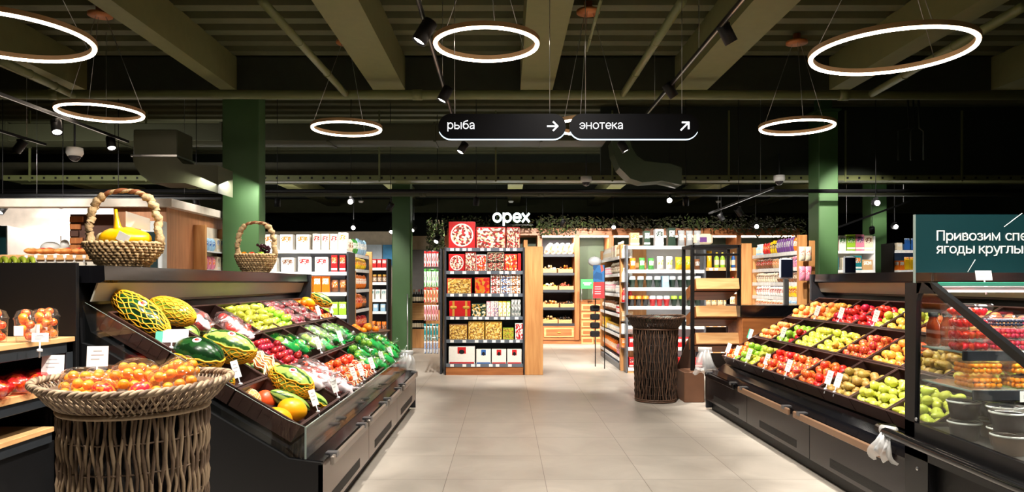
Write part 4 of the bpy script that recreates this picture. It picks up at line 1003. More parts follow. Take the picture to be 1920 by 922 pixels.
# ================================================================ straw baskets with handle
ST1 = mat('straw_rope', 'c4a57a', .85, var=.25, scale=60, bump=.7); ST2 = mat('straw_rope_dark', '9c7d55', .85, var=.25, scale=60)
STR_ = mat('reddish_cane_wrap', '8c5230', .6, var=.2)
def straw_basket(label, loc, rx, ry, hb, ht, rz=0):
    t = empty('straw_basket', label, 'basket', loc, rz)
    mb = MB(); rows = 9
    for k in range(rows):
        q = k/(rows-1); s = .62+.38*sin(q*pi/2*.98); z = .015+q*(hb-.02)
        n = 54; pts = []
        for j in range(n*3):
            a = 2*pi*j/(n*3); bmp = .009*sin(a*n/1.5+k*2)+.004*sin(a*n*1.1+k)
            pts.append(((rx*s+bmp)*cos(a), (ry*s+bmp)*sin(a), z+.004*sin(a*n/1.5+k*2+1.5)))
        mb.tube(pts, lambda i, k=k: hb/rows*.62*(1+.32*sin(i*1.9+k)), 6, closed=True, mi=k % 2)
    mb.obj('woven_bowl', [ST1, ST2], t)
    MB().lathe([(0, .012), (rx*.62, .012), (rx*.95, hb*.8)], 30, sq=ry/rx).obj('inside', ST2, t)
    def hp(q):
        a = pi*(1-q); sx = cos(a); return (rx*.97*(abs(sx)**.75)*(1 if sx > 0 else -1), 0, hb*.9+(ht-hb*.9)*(sin(a)**.62))
    for fam in range(2):
        mb = MB(); pts = []
        for j in range(90):
            q = j/89; p = hp(q); ph = q*70+fam*pi; pts.append((p[0]+.005*cos(ph), .008*sin(ph), p[2]+.005*cos(ph)))
        if fam == 0: mb.tube(pts, lambda i: .026*(1+.16*sin(i*2.3)) if not 30 < i < 60 else .012, 6); mb.obj('handle', ST1, t)
        else: mb.tube(pts[28:62], .015, 6); mb.obj('handle_wrap', STR_, t)
    return t
b1 = P(233, 497, 4.72); straw_basket('large straw basket with yellow netted fruit on top of the left case', (b1[0], b1[1], 1.6), .235, .17, .16, .5)
b2 = P(480, 508, 7.2); straw_basket('smaller straw basket with mixed fruit on top of the left case', (b2[0], b2[1], 1.6), .19, .14, .18, .5)
bx, by = b1[0], b1[1]
for i, (dx, dy) in enumerate([(-.1,-.03),(0,-.06),(.09,-.03),(-.03,.05),(.06,.05),(-.12,.04)]):
    put('orange', (bx+dx, by+dy, 1.6+.165+.012*(i % 2)), 'citrus fruits in the yellow net of the large straw basket', 'citrus fruit in the yellow net of the large straw basket', 1.)
def f(p): return p*(1+.05*sin(p.x*50)+.05*cos(p.y*60))
t = empty('net_bag', 'yellow net bag of fruit with white label in the large basket', 'net bag', (bx, by, 1.6))
mb = MB().ball((0, 0, .185), (.165, .12, .075), 24, 12, f=f)
mb.tube([(-.03,0,.22),(-.045,0,.27),(-.05,0,.33),(-.055,0,.38)], lambda i: [.05,.024,.012,.009][i], 8)
mb.obj('net', mat('yellow_net_film', 'f2b705', .35, var=.12, scale=25), t)
MB().box(-.01, .07, -.002, 0, 0, .06).obj('price_sticker', CARD, t, loc=(.02,-.125,.175), rot=(.1,.5,0))
MB().prism([(0,0),(.16,-.03),(.16,.05),(0,.1)], -.002, 0).obj('paper_header', CARD, t, loc=(0, .02, .27))
MB().ball((-.12,-.02,.19), (.05,.04,.04)).obj('pale_end', mat('pale_net', 'f4dca8', .5), t)
bx, by = b2[0], b2[1]
for i, (kd, dx, dy) in enumerate([('orange',-.11,-.02),('tomato',-.02,-.04),('green_apple',.06,-.03),('yellow_apple',.02,.05),('nectarine',-.07,.05)]):
    put(kd, (bx+dx, by+dy, 1.6+.175), 'mixed fruit in the smaller straw basket', '%s in the smaller straw basket on the left case' % FR[kd][2])
t = empty('grape_bunch', 'bunch of dark grapes in the smaller straw basket', 'grapes', (bx+.07, by+.02, 1.83))
mb = MB()
for i in range(34):
    a = random.uniform(0, 6.28); q = random.random(); z = random.uniform(-.05, .05); mb.ball(((.06*sqrt(q))*cos(a), .05*sqrt(q)*sin(a), z), .015, 8, 6)
gm = mb.obj('grapes', mat('dark_grape', '3a1420', .25), t); gm['kind'] = 'stuff'

# ================================================================ left foreground shelf unit
XF = -2.45
t = empty('shelf_unit', 'black shelf unit with oak shelves in the left foreground', 'shelf unit', (XF, 3.3, 0)); ox, oy = XF, 3.3
def bx_(name, x0, x1, y0, y1, z0, z1, m, par=t): return MB().bev(x0-ox, x1-ox, y0-oy, y1-oy, z0, z1, .002).obj(name, m, par)
bx_('back_panel', -3.6, -2.95, 4.12, 4.15, 0, 1.615, BLACK); bx_('back_panel', -2.945, XF, 4.12, 4.15, 0, 1.615, BLACK)
shz = [(1.195, XF, 4.11, .022), (.925, XF-.03, 4.02, .03), (.705, XF-.05, 4.0, .022)]
for i, (z, xf, ye, th) in enumerate(shz):
    bx_('oak_shelf', -3.25, xf, 2.2, ye, z-th-.005, z, OAK if 0 else wood('oak_shelf_wood', 'b98a58', 'd8ac78', 'y'))
    bx_('shelf_frame', -3.25, xf-.012, 2.2, ye, z-th-.065, z-th-.005, mat('dark_slate_frame', '2a2e33', .45, .2))
bx_('post', XF-.06, XF-.012, 4.05, 4.11, 0, 1.17, mat('dark_slate_frame', '2a2e33', .45)); bx_('post', -3.25, -3.2, 4.05, 4.11, 0, 1.17, BLACK)
bx_('post', XF-.06, XF-.012, 2.2, 2.26, 0, 1.17, BLACK)
bx_('lower_cabinet', -3.25, XF-.08, 2.2, 4.05, .03, .62, BLACK)
# cups with oranges
def cup(label, loc, kind='orange'):
    t = empty('fruit_cup', label, 'fruit cup', loc)
    MB().lathe([(.001,.002),(.042,.002),(.052,.115),(.056,.118),(.056,.124),(.05,.13),(.04,.158),(.015,.168),(.001,.169)], 22).obj('clear_cup', CLEAR, t)
    MB().prism([(-.024,0),(.024,0),(.024,.05),(-.024,.05)], -.0545, -.053).obj('label_sticker', CARD, t, loc=(0,0,.035))
    for k in range(7):
        a = k*2.2; r = .02 if k < 6 else 0
        put('orange' if k % 3 else 'nectarine', (loc[0]+r*cos(a), loc[1]+r*sin(a), loc[2]+.028+.022*k*.9), 'fruit inside the clear cups on the upper oak shelf', 'small orange fruit inside a clear cup on the upper oak shelf', .62)
zc = 1.196
for i, (px_, d, l_) in enumerate([(48,3.72,'left one in front of two others'),(78,3.86,'middle one, partly hidden'),(92,3.98,'right one against the black panel'),(-6,3.7,'cut by the left picture edge')]):
    p = P(px_, 600, d); cup('domed clear cup of orange fruit, '+l_, (p[0], p[1], zc))
p = P(50, 632, 3.56); price_tag('small white price card in front of the fruit cups', (max(p[0], -2.52), 3.66, 1.16), w_=.085, h=.045, tilt=-.05)
# mango / peach packs on second shelf
k = 0
for i, (px_, d) in enumerate([(8, 3.55), (62, 3.72), (100, 3.9), (40, 3.95), (-30, 3.7), (118, 4.0)]):
    p = P(px_, 700, d); x = min(p[0], XF-.1); M = Matrix.Translation((x, p[1], .975)) @ Matrix.Rotation(.3*i, 4, 'Z')
    bag('red tinted film bag of mangoes, %s on the middle oak shelf' % ORD[i], M, .115, .08, .055, film('red_film', 'ffb0a4', .8, .12, .5, 'd8202c', 12, .6), i+90, False)
    for j in range(4):
        put('mango', M @ Vector(((-.06, .0, .06, .0)[j], (.0, .03, 0, -.035)[j], (-.01, .01, -.005, .0)[j])), 'mangoes inside red film bags on the middle oak shelf', 'red orange mango in a film bag on the middle oak shelf', .95)
price_tag('white price card on clear stand at the middle oak shelf', (XF+.0, 3.9, .965), rz=.1, w_=.115, h=.105, tilt=-.1, m=CARD)
# bananas on top of the back of the case
t = empty('banana_bunch', 'green yellow bananas at the far left edge above the black panel', 'bananas', P(18, 489, 4.7))
for i in range(6):
    mb = MB().tube([((-.14+.05*i)+.02*cos(j*.5), .05*sin(j*.4), .02+.04*sin(j/6*pi)) for j in range(7)], lambda q: [.006,.014,.017,.018,.017,.013,.005][q], 7)
    mb.obj('banana', mat('banana_green', 'a8b832', .5, var=.2), t)
b_ = [c for c in t.children]
for c in b_: c.rotation_euler = (0, 0, .4)
t.location.z = 1.6

# ================================================================ berry case (right foreground)
BXL, YB, YF = 2.35, 4.25, 2.25      # left side plane, back, front
t = empty('berry_case', 'black refrigerated berry case with glass sides in the right foreground', 'refrigerated case', (BXL, 3.3, 0)); ox, oy = BXL, 3.3
XR = 4.6
def B(name, x0, x1, y0, y1, z0, z1, m, par=t, r=.003): return MB().bev(x0-ox, x1-ox, y0-oy, y1-oy, z0, z1, r).obj(name, m, par)
def side(name, poly, x0, x1, m): return MB().prism([(a-oy, b) for a, b in poly], x0-ox, x1-ox, 'x').obj(name, m, t)
CASEM = mat('case_black_satin', '0e0e10', .35, var=.05, spec=.35)
for xs in ((BXL, BXL+.03), (XR-.03, XR)):
    side('side_lower', [(YB,.5),(YB,.70),(YF,.66),(YF,.5)], *xs, CASEM)
    side('side_post', [(YB,.6),(YB,1.50),(YB-.17,1.50),(YB-.12,1.40),(YB-.10,.70),(YB-.10,.6)], *xs, CASEM)
    side('top_rail', [(YB-.12,1.44),(YB-.12,1.50),(4.0,1.50),(3.96,1.44)], *xs, CASEM)
    side('slanted_bar', [(4.06,1.50),(3.98,1.50),(2.28,.68),(2.36,.66)], *xs, CASEM)
    side('side_glass', [(YB-.1,.70),(YB-.1,1.46),(4.03,1.46),(2.38,.67)], xs[0]+.012, xs[0]+.016, GLASS)
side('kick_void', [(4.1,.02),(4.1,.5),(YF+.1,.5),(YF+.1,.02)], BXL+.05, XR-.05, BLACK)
side('side_foot', [(YB,.0),(YB,.55),(4.02,.55),(4.02,.0)], BXL, BXL+.05, CASEM)
B('floor_deck', BXL+.03, XR-.03, YF+.08, YB-.03, .60, .66, mat('case_grey_deck', '6a6a68', .3, .4))
B('back_frame', BXL+.03, XR-.03, YB-.03, YB, .60, .68, CASEM); B('back_frame', BXL+.03, XR-.03, YB-.03, YB, 1.46, 1.50, CASEM)
side('back_glass', [(YB-.018,.68),(YB-.018,1.46),(YB-.014,1.46),(YB-.014,.68)], BXL+.03, XR-.03, GLASS)
B('top_glass', BXL+.02, XR-.02, 3.98, YB-.02, 1.492, 1.502, GLASS); B('glass_edge', BXL+.03, XR-.03, 3.972, 3.98, 1.482, 1.504, mat('teal_glass_edge', '3f8f78', .15))
B('light_canopy', BXL+.04, XR-.04, 3.99, 4.09, 1.455, 1.48, WSHELF)
B('led_strip', BXL+.08, XR-.06, 4.01, 4.03, 1.448, 1.455, emit('case_led', 'fff4e8', 14))
for z, yf in ((1.14, 3.80), (.945, 3.72)):
    B('inner_shelf', BXL+.05, XR-.04, yf, YB-.08, z-.012, z, mat('shelf_grey_glass', '9fb0aa', .15, .3))
    B('shelf_lip', BXL+.05, XR-.04, yf-.012, yf, z-.05, z+.002, mat('case_slate_lip', '30343a', .3, .2))
mb = MB(); pts = [(BXL+.05-ox, YB+.2-oy, .60)]
for a, b_ in ((BXL-.04, YB+.22), (BXL-.05, YB+.12), (BXL-.05, 3.3), (BXL-.05, 2.3), (BXL-.02, 2.18), (BXL+.1, 2.12), (XR, 2.12)): pts.append((a-ox, b_-oy, .585+.015*(b_ > 4.3)))
mb.tube(pts, .03, 10); mb.obj('bumper_tube', mat('black_rubber_bumper', '0c0c0d', .15), t)
for yy, zz in ((4.12, .44), (4.13, .72)): MB().lathe([(0,0),(.012,0),(.01,.004),(0,.006)], 12).obj('screw', STEEL, t, loc=(-.001, yy-oy, zz), rot=(0, -pi/2, 0))
arealight((3.4, 4.0, 1.44), (3.4, 3.5, .7), 14, 1.9, .04)
# contents
def box_punnet(label, loc, kind, n, w_, dpt, h, sc=1., word='', group=None):
    t = empty('berry_punnet', label, 'punnet', loc, group=group)
    hw, hd = w_/2, dpt/2
    mb = MB(); z1 = h*.8
    for a, b in (((-hw*.9,-hd*.9),(hw*.9,-hd*.9)),((hw*.9,-hd*.9),(hw*.9,hd*.9)),((hw*.9,hd*.9),(-hw*.9,hd*.9)),((-hw*.9,hd*.9),(-hw*.9,-hd*.9))):
        k_ = 1/.9; mb.add([(a[0],a[1],.001),(b[0],b[1],.001),(b[0]*k_,b[1]*k_,z1),(a[0]*k_,a[1]*k_,z1)], [(0,1,2,3)])
    mb.obj('clear_tray', CLEAR, t); MB().bev(-hw, hw, -hd, hd, z1, h, .008).obj('clear_lid', CLEAR, t)
    r = {'strawberry': .017, 'raspberry': .011, 'blueberry': .009, 'cherry_tomato': .014}[kind]*sc; nx = int(w_*.86/(2*r)); ny = int(dpt*.86/(2*r)); c = 0; nl = max(1, int((z1-2*r)/(1.75*r)+.25)+1)
    for lay in range(nl):
        for i in range(nx):
            for j in range(ny):
                if c >= n*2 or (lay < nl-1 and i > 0 and 0 < j): continue
                put(kind, (loc[0]-hw*.86+r+i*2*r+random.uniform(-.2, .2)*r, loc[1]-hd*.86+r+j*2*r+random.uniform(-.2, .2)*r, loc[2]+r+lay*1.75*r+.002), FR[kind][1]+' '+word, FR[kind][2]+' '+word, sc); c += 1
    return t
for col in range(4):
    for lay in range(4):
        x = 2.485+.21*col; y = 3.895; kd = ['strawberry','strawberry','strawberry','strawberry'][lay] if col == 0 else (['blueberry','raspberry','raspberry','blueberry'][(lay+1) % 4] if col == 1 else ['raspberry','raspberry','blueberry','raspberry'][(lay+col) % 4])
        if lay == 3 and col > 0: continue
        nm = FR[kd][1].replace('y', 'ies') if not kd.endswith('berry') else FR[kd][1][:-1]+'ies'
        sc = 1.15 if kd != 'strawberry' else 1
        box_punnet('clear punnet of %s, %s column from the left, %s layer' % (nm, ORD[col], ['bottom','second','third','top'][lay]), (x, y, 1.142+lay*.062), kd, {'strawberry':26,'raspberry':36,'blueberry':46}[kd], .2, .15, .06, sc, 'in the %s column of punnets, %s layer' % (ORD[col], ['bottom','second','third','top'][lay]))
for col in range(4):
    for lay in range(2):
        box_punnet('wide tray of orange cherry tomatoes, %s from the left, %s' % (ORD[col], ['lower', 'upper'][lay]), (2.52+.245*col, 3.85, .947+lay*.075), 'cherry_tomato', 60, .235, .2, .07, 1.05, 'in the %s wide tray, %s layer' % (ORD[col], ['lower','upper'][lay]))
TUB = mat('dark_plum_tub', '2a1c24', .35, var=.05)
def tub(label, loc, word=None, m=TUB):
    t = empty('dessert_tub', label, 'tub', loc)
    MB().lathe([(0,.002),(.062,.002),(.078,.088),(.078,.09)], 30).obj('cup', m, t)
    MB().lathe([(.074,.086),(.083,.088),(.084,.094),(.08,.098)], 30).obj('white_rim', WHITE, t)
    MB().lathe([(.08,.096),(.07,.108),(0,.11)], 30).obj('clear_lid', CLEAR, t)
    if word:
        mb = MB(); pts = []
        for j in range(60):
            q = j/59; a = -pi/2+(-.5+q*1.0); z_ = .045+.014*sin(q*38)+.008*sin(q*11); r = .062+.016*z_/.088+.002; pts.append((r*cos(a-.35), r*sin(a-.35), z_))
        mb.tube(pts, .0022, 4); mb.obj('script_mark', CARD, t)
    return t
tubs = [(1858,790,3.05,'front left of the upper layer',True),(1905,800,2.95,'upper layer, second from the left',False),(1795+20,770,3.3,'behind the scripted tub, upper layer',False)]
zt = .662
i = 0
for (x, y, l_, wd) in ((2.46, 3.87, 'at the far left', False), (2.56, 3.70, 'with white script lettering', True), (2.74, 3.74, 'right of the scripted one', False), (2.66, 3.93, 'in the second row', False), (2.92, 3.76, 'farther right in front', False), (2.47, 3.54, 'nearest the slanted bar', False)):
    tub('lower dark dessert tub with white rim '+l_, (x, y, zt), None, mat('tan_tub', '8a6a54', .4) if i % 2 else TUB)
    tub('upper dark dessert tub with white rim '+l_, (x-.005, y, zt+.111), wd); i += 1
for i, x in enumerate((2.62, 2.9, 3.2)):
    price_tag('white price card on the lip of the berry shelf, '+ordl(i, 3), (x+.1, 3.775, 1.045), w_=.08, h=.06, tilt=0)
    price_tag('white price card on the lip of the tomato shelf, '+ordl(i, 3), (x+.05, 3.695, .85), w_=.075, h=.055, tilt=0)
price_tag('white price card on top of the berry case glass', (P(1852, 530, 4.0)[0], 4.02, 1.505-.03), w_=.09, h=.055, tilt=-.2)
# jar shapes standing in for a reflection in the corner of the case
for i, (x, y) in enumerate(((2.44, 4.12), (2.52, 4.12), (2.60, 4.12))):
    t = empty('reflection_jar', 'brown jar shape standing in for a reflection in the berry case corner, '+ordl(i, 3), 'jar', (x, y, 1.142))
    MB().lathe([(0,0),(.034,0),(.038,.02),(.036,.12),(.022,.15),(.022,.17)], 18).obj('glass', mat('jar_reflection_brown', '6a2c14', .15, var=.15), t); MB().lathe([(.026,.165),(.026,.19),(0,.192)], 18).obj('lid', BLACK, t)
# teal sign board above the case
t = empty('sign_board', 'teal sign board with white lettering about berries on the case', 'sign', (2.37, 4.16, 1.60)); s0 = P(1717, 511, 4.16); x0 = s0[0]-2.37
TEAL = mat('teal_board', '0c3236', .4, var=.03)
MB().box(x0, x0+1.35, 0, .02, -.035, .30).obj('board', TEAL, t)
k = 4.16/F; t.location.z = EYE+(CY-511)*k+.035
def L2(word, px_, py_, wpx): 
    lettering('lettering', word, .085, ((px_-1717)*k+x0, -.003, (511-py_)*k-.035), mat('white_print', 'eef2f0', .5), t, width=wpx*k)
L2('Привозим', 1755, 451, 121); L2('спелые', 1884, 451, 90); L2('ягоды', 1755, 475, 73); L2('круглый год', 1834, 475, 149)
for (a, b, c, d_) in ((1882, 426, 1916, 399), (1814, 510, 1828, 486)):
    MB().tube([((a-1717)*k+x0, -.003, (511-b)*k-.035+.002), ((c-1717)*k+x0, -.003, (511-d_)*k-.035-.002)], .0022, 4).obj('dash', mat('white_print', 'eef2f0', .5), t)
for xx in (x0+.1, x0+.11, x0+1.2): MB().prism([(xx-.006,-.13),(xx+.0,-.035),(xx+.012,-.035),(xx+.016,-.13)], .005, .015).obj('foot', GLASS, t)
MB().box(x0-.004, x0, 0, .02, -.13, .30).obj('edge_strip', GLASSE, t)

# plastic bag rolls hanging at the case corners
def bagroll(label, loc, w_, h, seed, rz=0):
    rnd = random.Random(seed); t = empty('plastic_bag', label, 'plastic bag', loc, rz); mb = MB(); n, m_ = 12, 12; vs = []
    for j in range(m_+1):
        q = j/m_
        for i in range(n+1):
            p = i/n-.5; x = p*w_*(.45+.75*q)+.03*sin(q*5+seed)*q; z = -h*q+.02*sin(i*1.3+q*3); y = -.03-.05*sin(q*3)+.018*sin(i*1.9+q*4+seed)+.01*sin(i*3.1)
            vs.append((x, y, z))
    N = n+1
    mb.add(vs, [(j*N+i, j*N+i+1, (j+1)*N+i+1, (j+1)*N+i) for j in range(m_) for i in range(n)], 0, True); mb.obj('film_sheet', film('milky_film', 'f4f8ff', .2, .3), t)
    MB().tube([(-w_*.3,-.02,.01),(w_*.3,-.02,.01)], .028, 12).obj('bag_roll', film('milky_film', 'f4f8ff', .2, .3), t)
    return t
bagroll('crumpled milky bag hanging at the far corner of the left case', P(762, 662, 8.58), .24, .22, 1, .3)
bagroll('crumpled milky bag hanging at the far corner of the right case', P(1322, 656, 8.58), .26, .28, 4, -.3)
bagroll('white bag hanging between the right case and the berry case', (2.33, 4.37, .6), .15, .17, 7, -1.1)
# ================================================================ packaged goods: one prototype of each kind, unit sized (1 x 1 x 1, front at y = 0)
PR = {}
def proto(k, mb, nm, slots): PR[k] = (mb.mesh(nm, [CARD]*slots), nm, slots)
mb = MB().bev(-.5, .5, 0, 1, 0, 1, .03, 0); mb.box(-.38, .38, -.006, 0, .5, .86, 1); mb.box(-.5, .5, -.004, 0, .1, .22, 2); proto('carton', mb, 'carton', 3)
mb = MB().bev(-.5, .5, 0, 1, 0, 1, .015, 0); mb.box(-.47, .47, -.008, 0, .05, .95, 1); proto('printed_box', mb, 'gift_box', 2)
def bagm():
    mb = MB(); n, m_ = 10, 8; vs = []
    for j in range(m_+1):
        q = j/m_; th = sin(pi*min(1, max(0, q)))**.45*.5
        for i in range(n):
            a = 2*pi*i/n; x = .5*cos(a)*(1 if th > .01 else .96); y = .5+th*sin(a); vs.append((x*(.92+.08*abs(2*q-1)), y, q))
    mb.add(vs, [(j*n+i, j*n+(i+1) % n, (j+1)*n+(i+1) % n, (j+1)*n+i) for j in range(m_) for i in range(n)], 0, True)
    for k, f in enumerate(mb.f):
        j = k//n; i = k % n
        if 3 <= j <= 5 and i in (6, 7, 8): mb.m[k] = 1
    return mb
proto('bag', bagm(), 'snack_bag', 2)
mb = MB().lathe([(0,0),(.42,0),(.46,.03),(.46,.55),(.4,.66),(.18,.78),(.16,.86)], 14, (0,.5,0)); mb.lathe([(.19,.86),(.19,.99),(0,1)], 12, (0,.5,0), 1); mb.lathe([(.47,.18),(.47,.5)], 14, (0,.5,0), 2); proto('bottle', mb, 'bottle', 3)
mb = MB().lathe([(0,0),(.44,0),(.48,.05),(.48,.72),(.4,.8)], 14, (0,.5,0)); mb.lathe([(.43,.8),(.43,.99),(0,1)], 14, (0,.5,0), 1); mb.lathe([(.49,.15),(.49,.62)], 14, (0,.5,0), 2); proto('jar', mb, 'jar', 3)
mb = MB().lathe([(0,0),(.32,0),(.46,.6),(.5,.62),(.5,.68)], 14, (0,.5,0)); mb.lathe([(.5,.68),(.45,.98),(0,1)], 14, (0,.5,0), 1); proto('bowl', mb, 'food_tub', 2)
mb = MB().lathe([(0,0),(.44,0),(.46,.04),(.46,.5),(.44,.62),(.14,.72),(.12,.96),(.15,.97),(.15,1),(0,1)], 12, (0,.5,0)); mb.lathe([(.47,.14),(.47,.46)], 12, (0,.5,0), 2); mb.lathe([(.16,.82),(.16,1.01),(0,1.012)], 12, (0,.5,0), 1); proto('wine', mb, 'wine_bottle', 3)
mb = MB(); mb.add([(-.5,.4,0),(.5,.4,0),(.5,.4,.85),(-.5,.4,.85),(-.42,0,.06),(.42,0,.06),(.42,0,.78),(-.42,0,.78)], [(0,3,2,1),(4,5,6,7),(0,1,5,4),(1,2,6,5),(2,3,7,6),(3,0,4,7)], 0); mb.box(-.5,.5,.39,.41,.85,1,1); proto('packet', mb, 'hanging_packet', 2)
# wooden tray and heap
mb = MB(); mb.box(-.5,.5,0,1,0,.06).box(-.5,.5,0,.05,.06,.55).box(-.5,.5,.95,1,.06,.75).box(-.5,-.45,.05,.95,.06,.62).box(.45,.5,.05,.95,.06,.62)
TRAYM = mb.mesh('tray', [OAK])
def frm(o, rz):
    return Matrix.Translation(o) @ Matrix.Rotation(rz, 4, 'Z')
def prod(kind, F0, x, z, w_, h, d, mats, label, group, y=0., rz=0., tilt=0.):
    me, nm, n = PR[kind]; o = bpy.data.objects.new(nm, me); COL.objects.link(o)
    o.matrix_world = F0 @ Matrix.Translation((x, y, z)) @ Matrix.Rotation(rz, 4, 'Z') @ Matrix.Rotation(tilt, 4, 'X') @ Matrix.Diagonal((w_, d, h, 1))
    for i in range(n):
        o.material_slots[i].link = 'OBJECT'; o.material_slots[i].material = mats[min(i, len(mats)-1)]
    return tagit(o, label, nm.replace('_', ' '), group)
CN = {'red':'c81e22','orange':'ee7a1c','yellow':'f4c81e','green':'3f8f3a','lime':'9cc83a','white':'f2eee6','cream':'eadcc0','blue':'2a5fa8','teal':'1f7f86','pink':'e88aa4','brown':'7a4a2a','black':'18181a','gold':'c89a3c','purple':'6c3f86','silver':'b8bcc0','darkgreen':'1f3a2a','lightblue':'9cc4e0','tan':'c8a070'}
def C_(n_): return mat('pack_'+n_, CN[n_], .35, var=.05)
def K_(a, b, c='white', s=16): return pack('print_%s_%s_%s_%d' % (a, b, c, s), [CN[a], CN[b], CN[c], CN[a]], s)
def row(F0, x0, x1, z, items, place, y=.02, d=.09, gap=.004, seed=0, jit=.0):
    """fill x0..x1 with runs of products: items = (kind, colour, accent, width, height, weight)"""
    rnd = random.Random(seed+int(abs(z)*100)+len(place)); tot = sum(i[5] for i in items); x = x0; k = 0; acc = []
    for it in items:
        L = (x1-x0)*it[5]/tot; n = max(1, int(L/(it[3]+gap))); acc.append((it, n, L))
    N = sum(a[1] for a in acc); c = 0
    for it, n, L in acc:
        kind, ca, cb, w_, h, _ = it
        main = C_(ca); ac = K_(cb, ca) if kind in ('carton', 'bag', 'packet') else C_(cb)
        if kind == 'printed_box': main = C_(ca); ac = K_(ca, cb, 'cream', 9)
        ms = [main, ac, C_('white') if cb != 'white' else C_(ca)]
        if kind == 'bottle' or kind == 'wine': ms = [main, C_(cb), C_('cream')]
        if kind == 'jar': ms = [main, C_(cb), K_('white', ca, cb, 20)]
        nm = PR[kind][1].replace('_', ' ')
        step = L/n
        for i in range(n):
            hh = h*(1+rnd.uniform(-.04, .04)*(kind == 'bag')); prod(kind, F0, x+step*(i+.5), z, min(w_, step*.97), hh, d, ms, '%s %s %s, %s' % (ca, nm, place, ordl(c, N)), nm+'s '+place, y=y+rnd.uniform(0, .012), rz=rnd.uniform(-jit, jit)); c += 1
        x += L
def rack(label, o, rz, W, D, H, shelves, frm_m=DGREY, sh_m=DGREY, rail_m=GREY, back_m=None, plinth=None, cat='shelving', post=.03, name='gondola_shelf', tick=True, base=.0, led=0, posts=(1,1)):
    F0 = frm(o, rz); t = empty(name, label, cat, o, rz)
    for s, on in zip((-1, 1), posts):
        if on: MB().bev(s*(W/2)-post/2, s*(W/2)+post/2, 0, D, base, H, .004).obj('upright', frm_m, t)
    if back_m: MB().box(-W/2, W/2, D-.02, D, base, H).obj('back_panel', back_m, t)
    for z in shelves:
        s = MB().box(-W/2+post/2, W/2-post/2, .0, D-.02, z-.025, z).obj('shelf', sh_m, t)
        mb = MB().bev(-W/2+post/2, W/2-post/2, -.012, .0, z-.045, z+.012, .003, 0)
        if tick:
            x = -W/2+.08; q = random.Random(int(z*977)+len(label))
            while x < W/2-.1: mb.box(x, x+.06, -.0135, -.012, z-.038, z+.004, 1); x += q.choice((.09, .11, .14, .2))
        mb.obj('price_rail', [rail_m, CARD], s)
        if led: MB().box(-W/2+.05, W/2-.05, .03, .045, z-.034, z-.027).obj('led_strip', emit('shelf_led_%g' % led, 'fff6ec', led), s)
    if plinth: MB().box(-W/2, W/2, .0, D-.02, 0, plinth[0]).obj('plinth', plinth[1], t)
    return F0

# ---------------------------------------------------------------- A: gift box gondola in the middle
dA = 11.75; zs = [.175, .567, .942, 1.317, 1.683, 2.058]
xa0, xa1 = (835-CX)/F*dA, (982-CX)/F*dA; xm = (xa0+xa1)/2; WA = xa1-xa0
FA = rack('gondola of red gift boxes and chocolates facing the aisle', (xm, dA, 0), 0, WA, .5, 2.08, zs, back_m=mat('gondola_back', '2b2a2c', .6), plinth=(.13, OAKD), sh_m=GREY, rail_m=mat('blue_grey_rail', '6f7884', .3, .3), led=5)
MB().box(xm-WA/2-.05, xm-WA/2-.015, .0+dA, dA+1.0, 0, 2.06)
tw = empty('oak_screen', 'oak end panel standing right of the gift box gondola', 'panel', (.46, dA+.3, 0))
MB().bev(-.145, .15, -.3, .5, 0, 2.09, .006).obj('board', OAKZ, tw); MB().bev(-.165, -.1, -.28, .5, 0, 2.2, .006).obj('edge_board', OAKZ, tw)
def gx(p): return (p-CX)/F*dA-xm
def gift(px0, px1, py0, z, ma, mb_, label, d=.16, kind='printed_box', y=.03, shape=None):
    h = EYE+(CY-py0)/F*dA-z; o = prod(kind, FA, (gx(px0)+gx(px1))/2, z, (px1-px0)/F*dA, h, d, [ma, mb_, C_('white')], label, None, y=y)
    o['category'] = 'gift box'; del o['label']; o['label'] = label
    if 'group' in o: del o['group']
    return o
CANDY = pack('candy_print', ['7a2a1e','f0e2d2','c8242a','e8c8a0','8a4a34','f4efe8'], 13); GOLDB = pack('gold_ball_print', ['c8963a','f0d890','8a5a24','e8c060'], 15)
gR = C_('red')
def candy_disc(o, m): # round window of a gift box, in the unit space of the box
    c = MB().lathe([(0,0),(.38,0)], 24).mesh('round_window', m); q = link('round_window', c, o, loc=(0, -.012, .5), rot=(pi/2, 0, 0))
    r_ = MB().lathe([(.38,0),(.43,0)], 24).mesh('white_ring', C_('white')); link('white_ring', r_, o, loc=(0, -.013, .5), rot=(pi/2, 0, 0))
o = gift(841, 891, 415, zs[5], gR, gR, 'tallest red gift box with round candy window on top of the gondola'); candy_disc(o, CANDY)
gift(893, 948, 425, zs[5], gR, CANDY, 'wide red gift box full of candies on top of the gondola')
gift(950, 975, 425, zs[5], gR, CANDY, 'narrow red candy box at the right end of the gondola top')
o = gift(841, 871, 476, zs[4], gR, gR, 'small red box with round window on the second shelf from the top'); candy_disc(o, CANDY)
gift(872, 892, 472, zs[4], gR, CANDY, 'upright red framed candy box on the second shelf from the top')
gift(893, 912, 477, zs[4], C_('white'), K_('red','orange','white',12), 'white and red box in the middle of the second shelf from top')
for i, a in enumerate((914, 930)):
    for j, b in enumerate((489, 473)):
        gift(a, a+15, b, zs[4]+(0 if j == 0 else .14), C_('cream'), K_('darkgreen','cream','red',12), 'small cream and green box in the stack of four, %s %s' % (['left','right'][i], ['lower','upper'][j]))
gift(946, 970, 476, zs[4], gR, K_('red','orange','cream',9), 'red box with cream band at right of the second shelf from top'); gift(971, 977, 475, zs[4], gR, gR, 'thin red box at the right end of the second shelf from top')
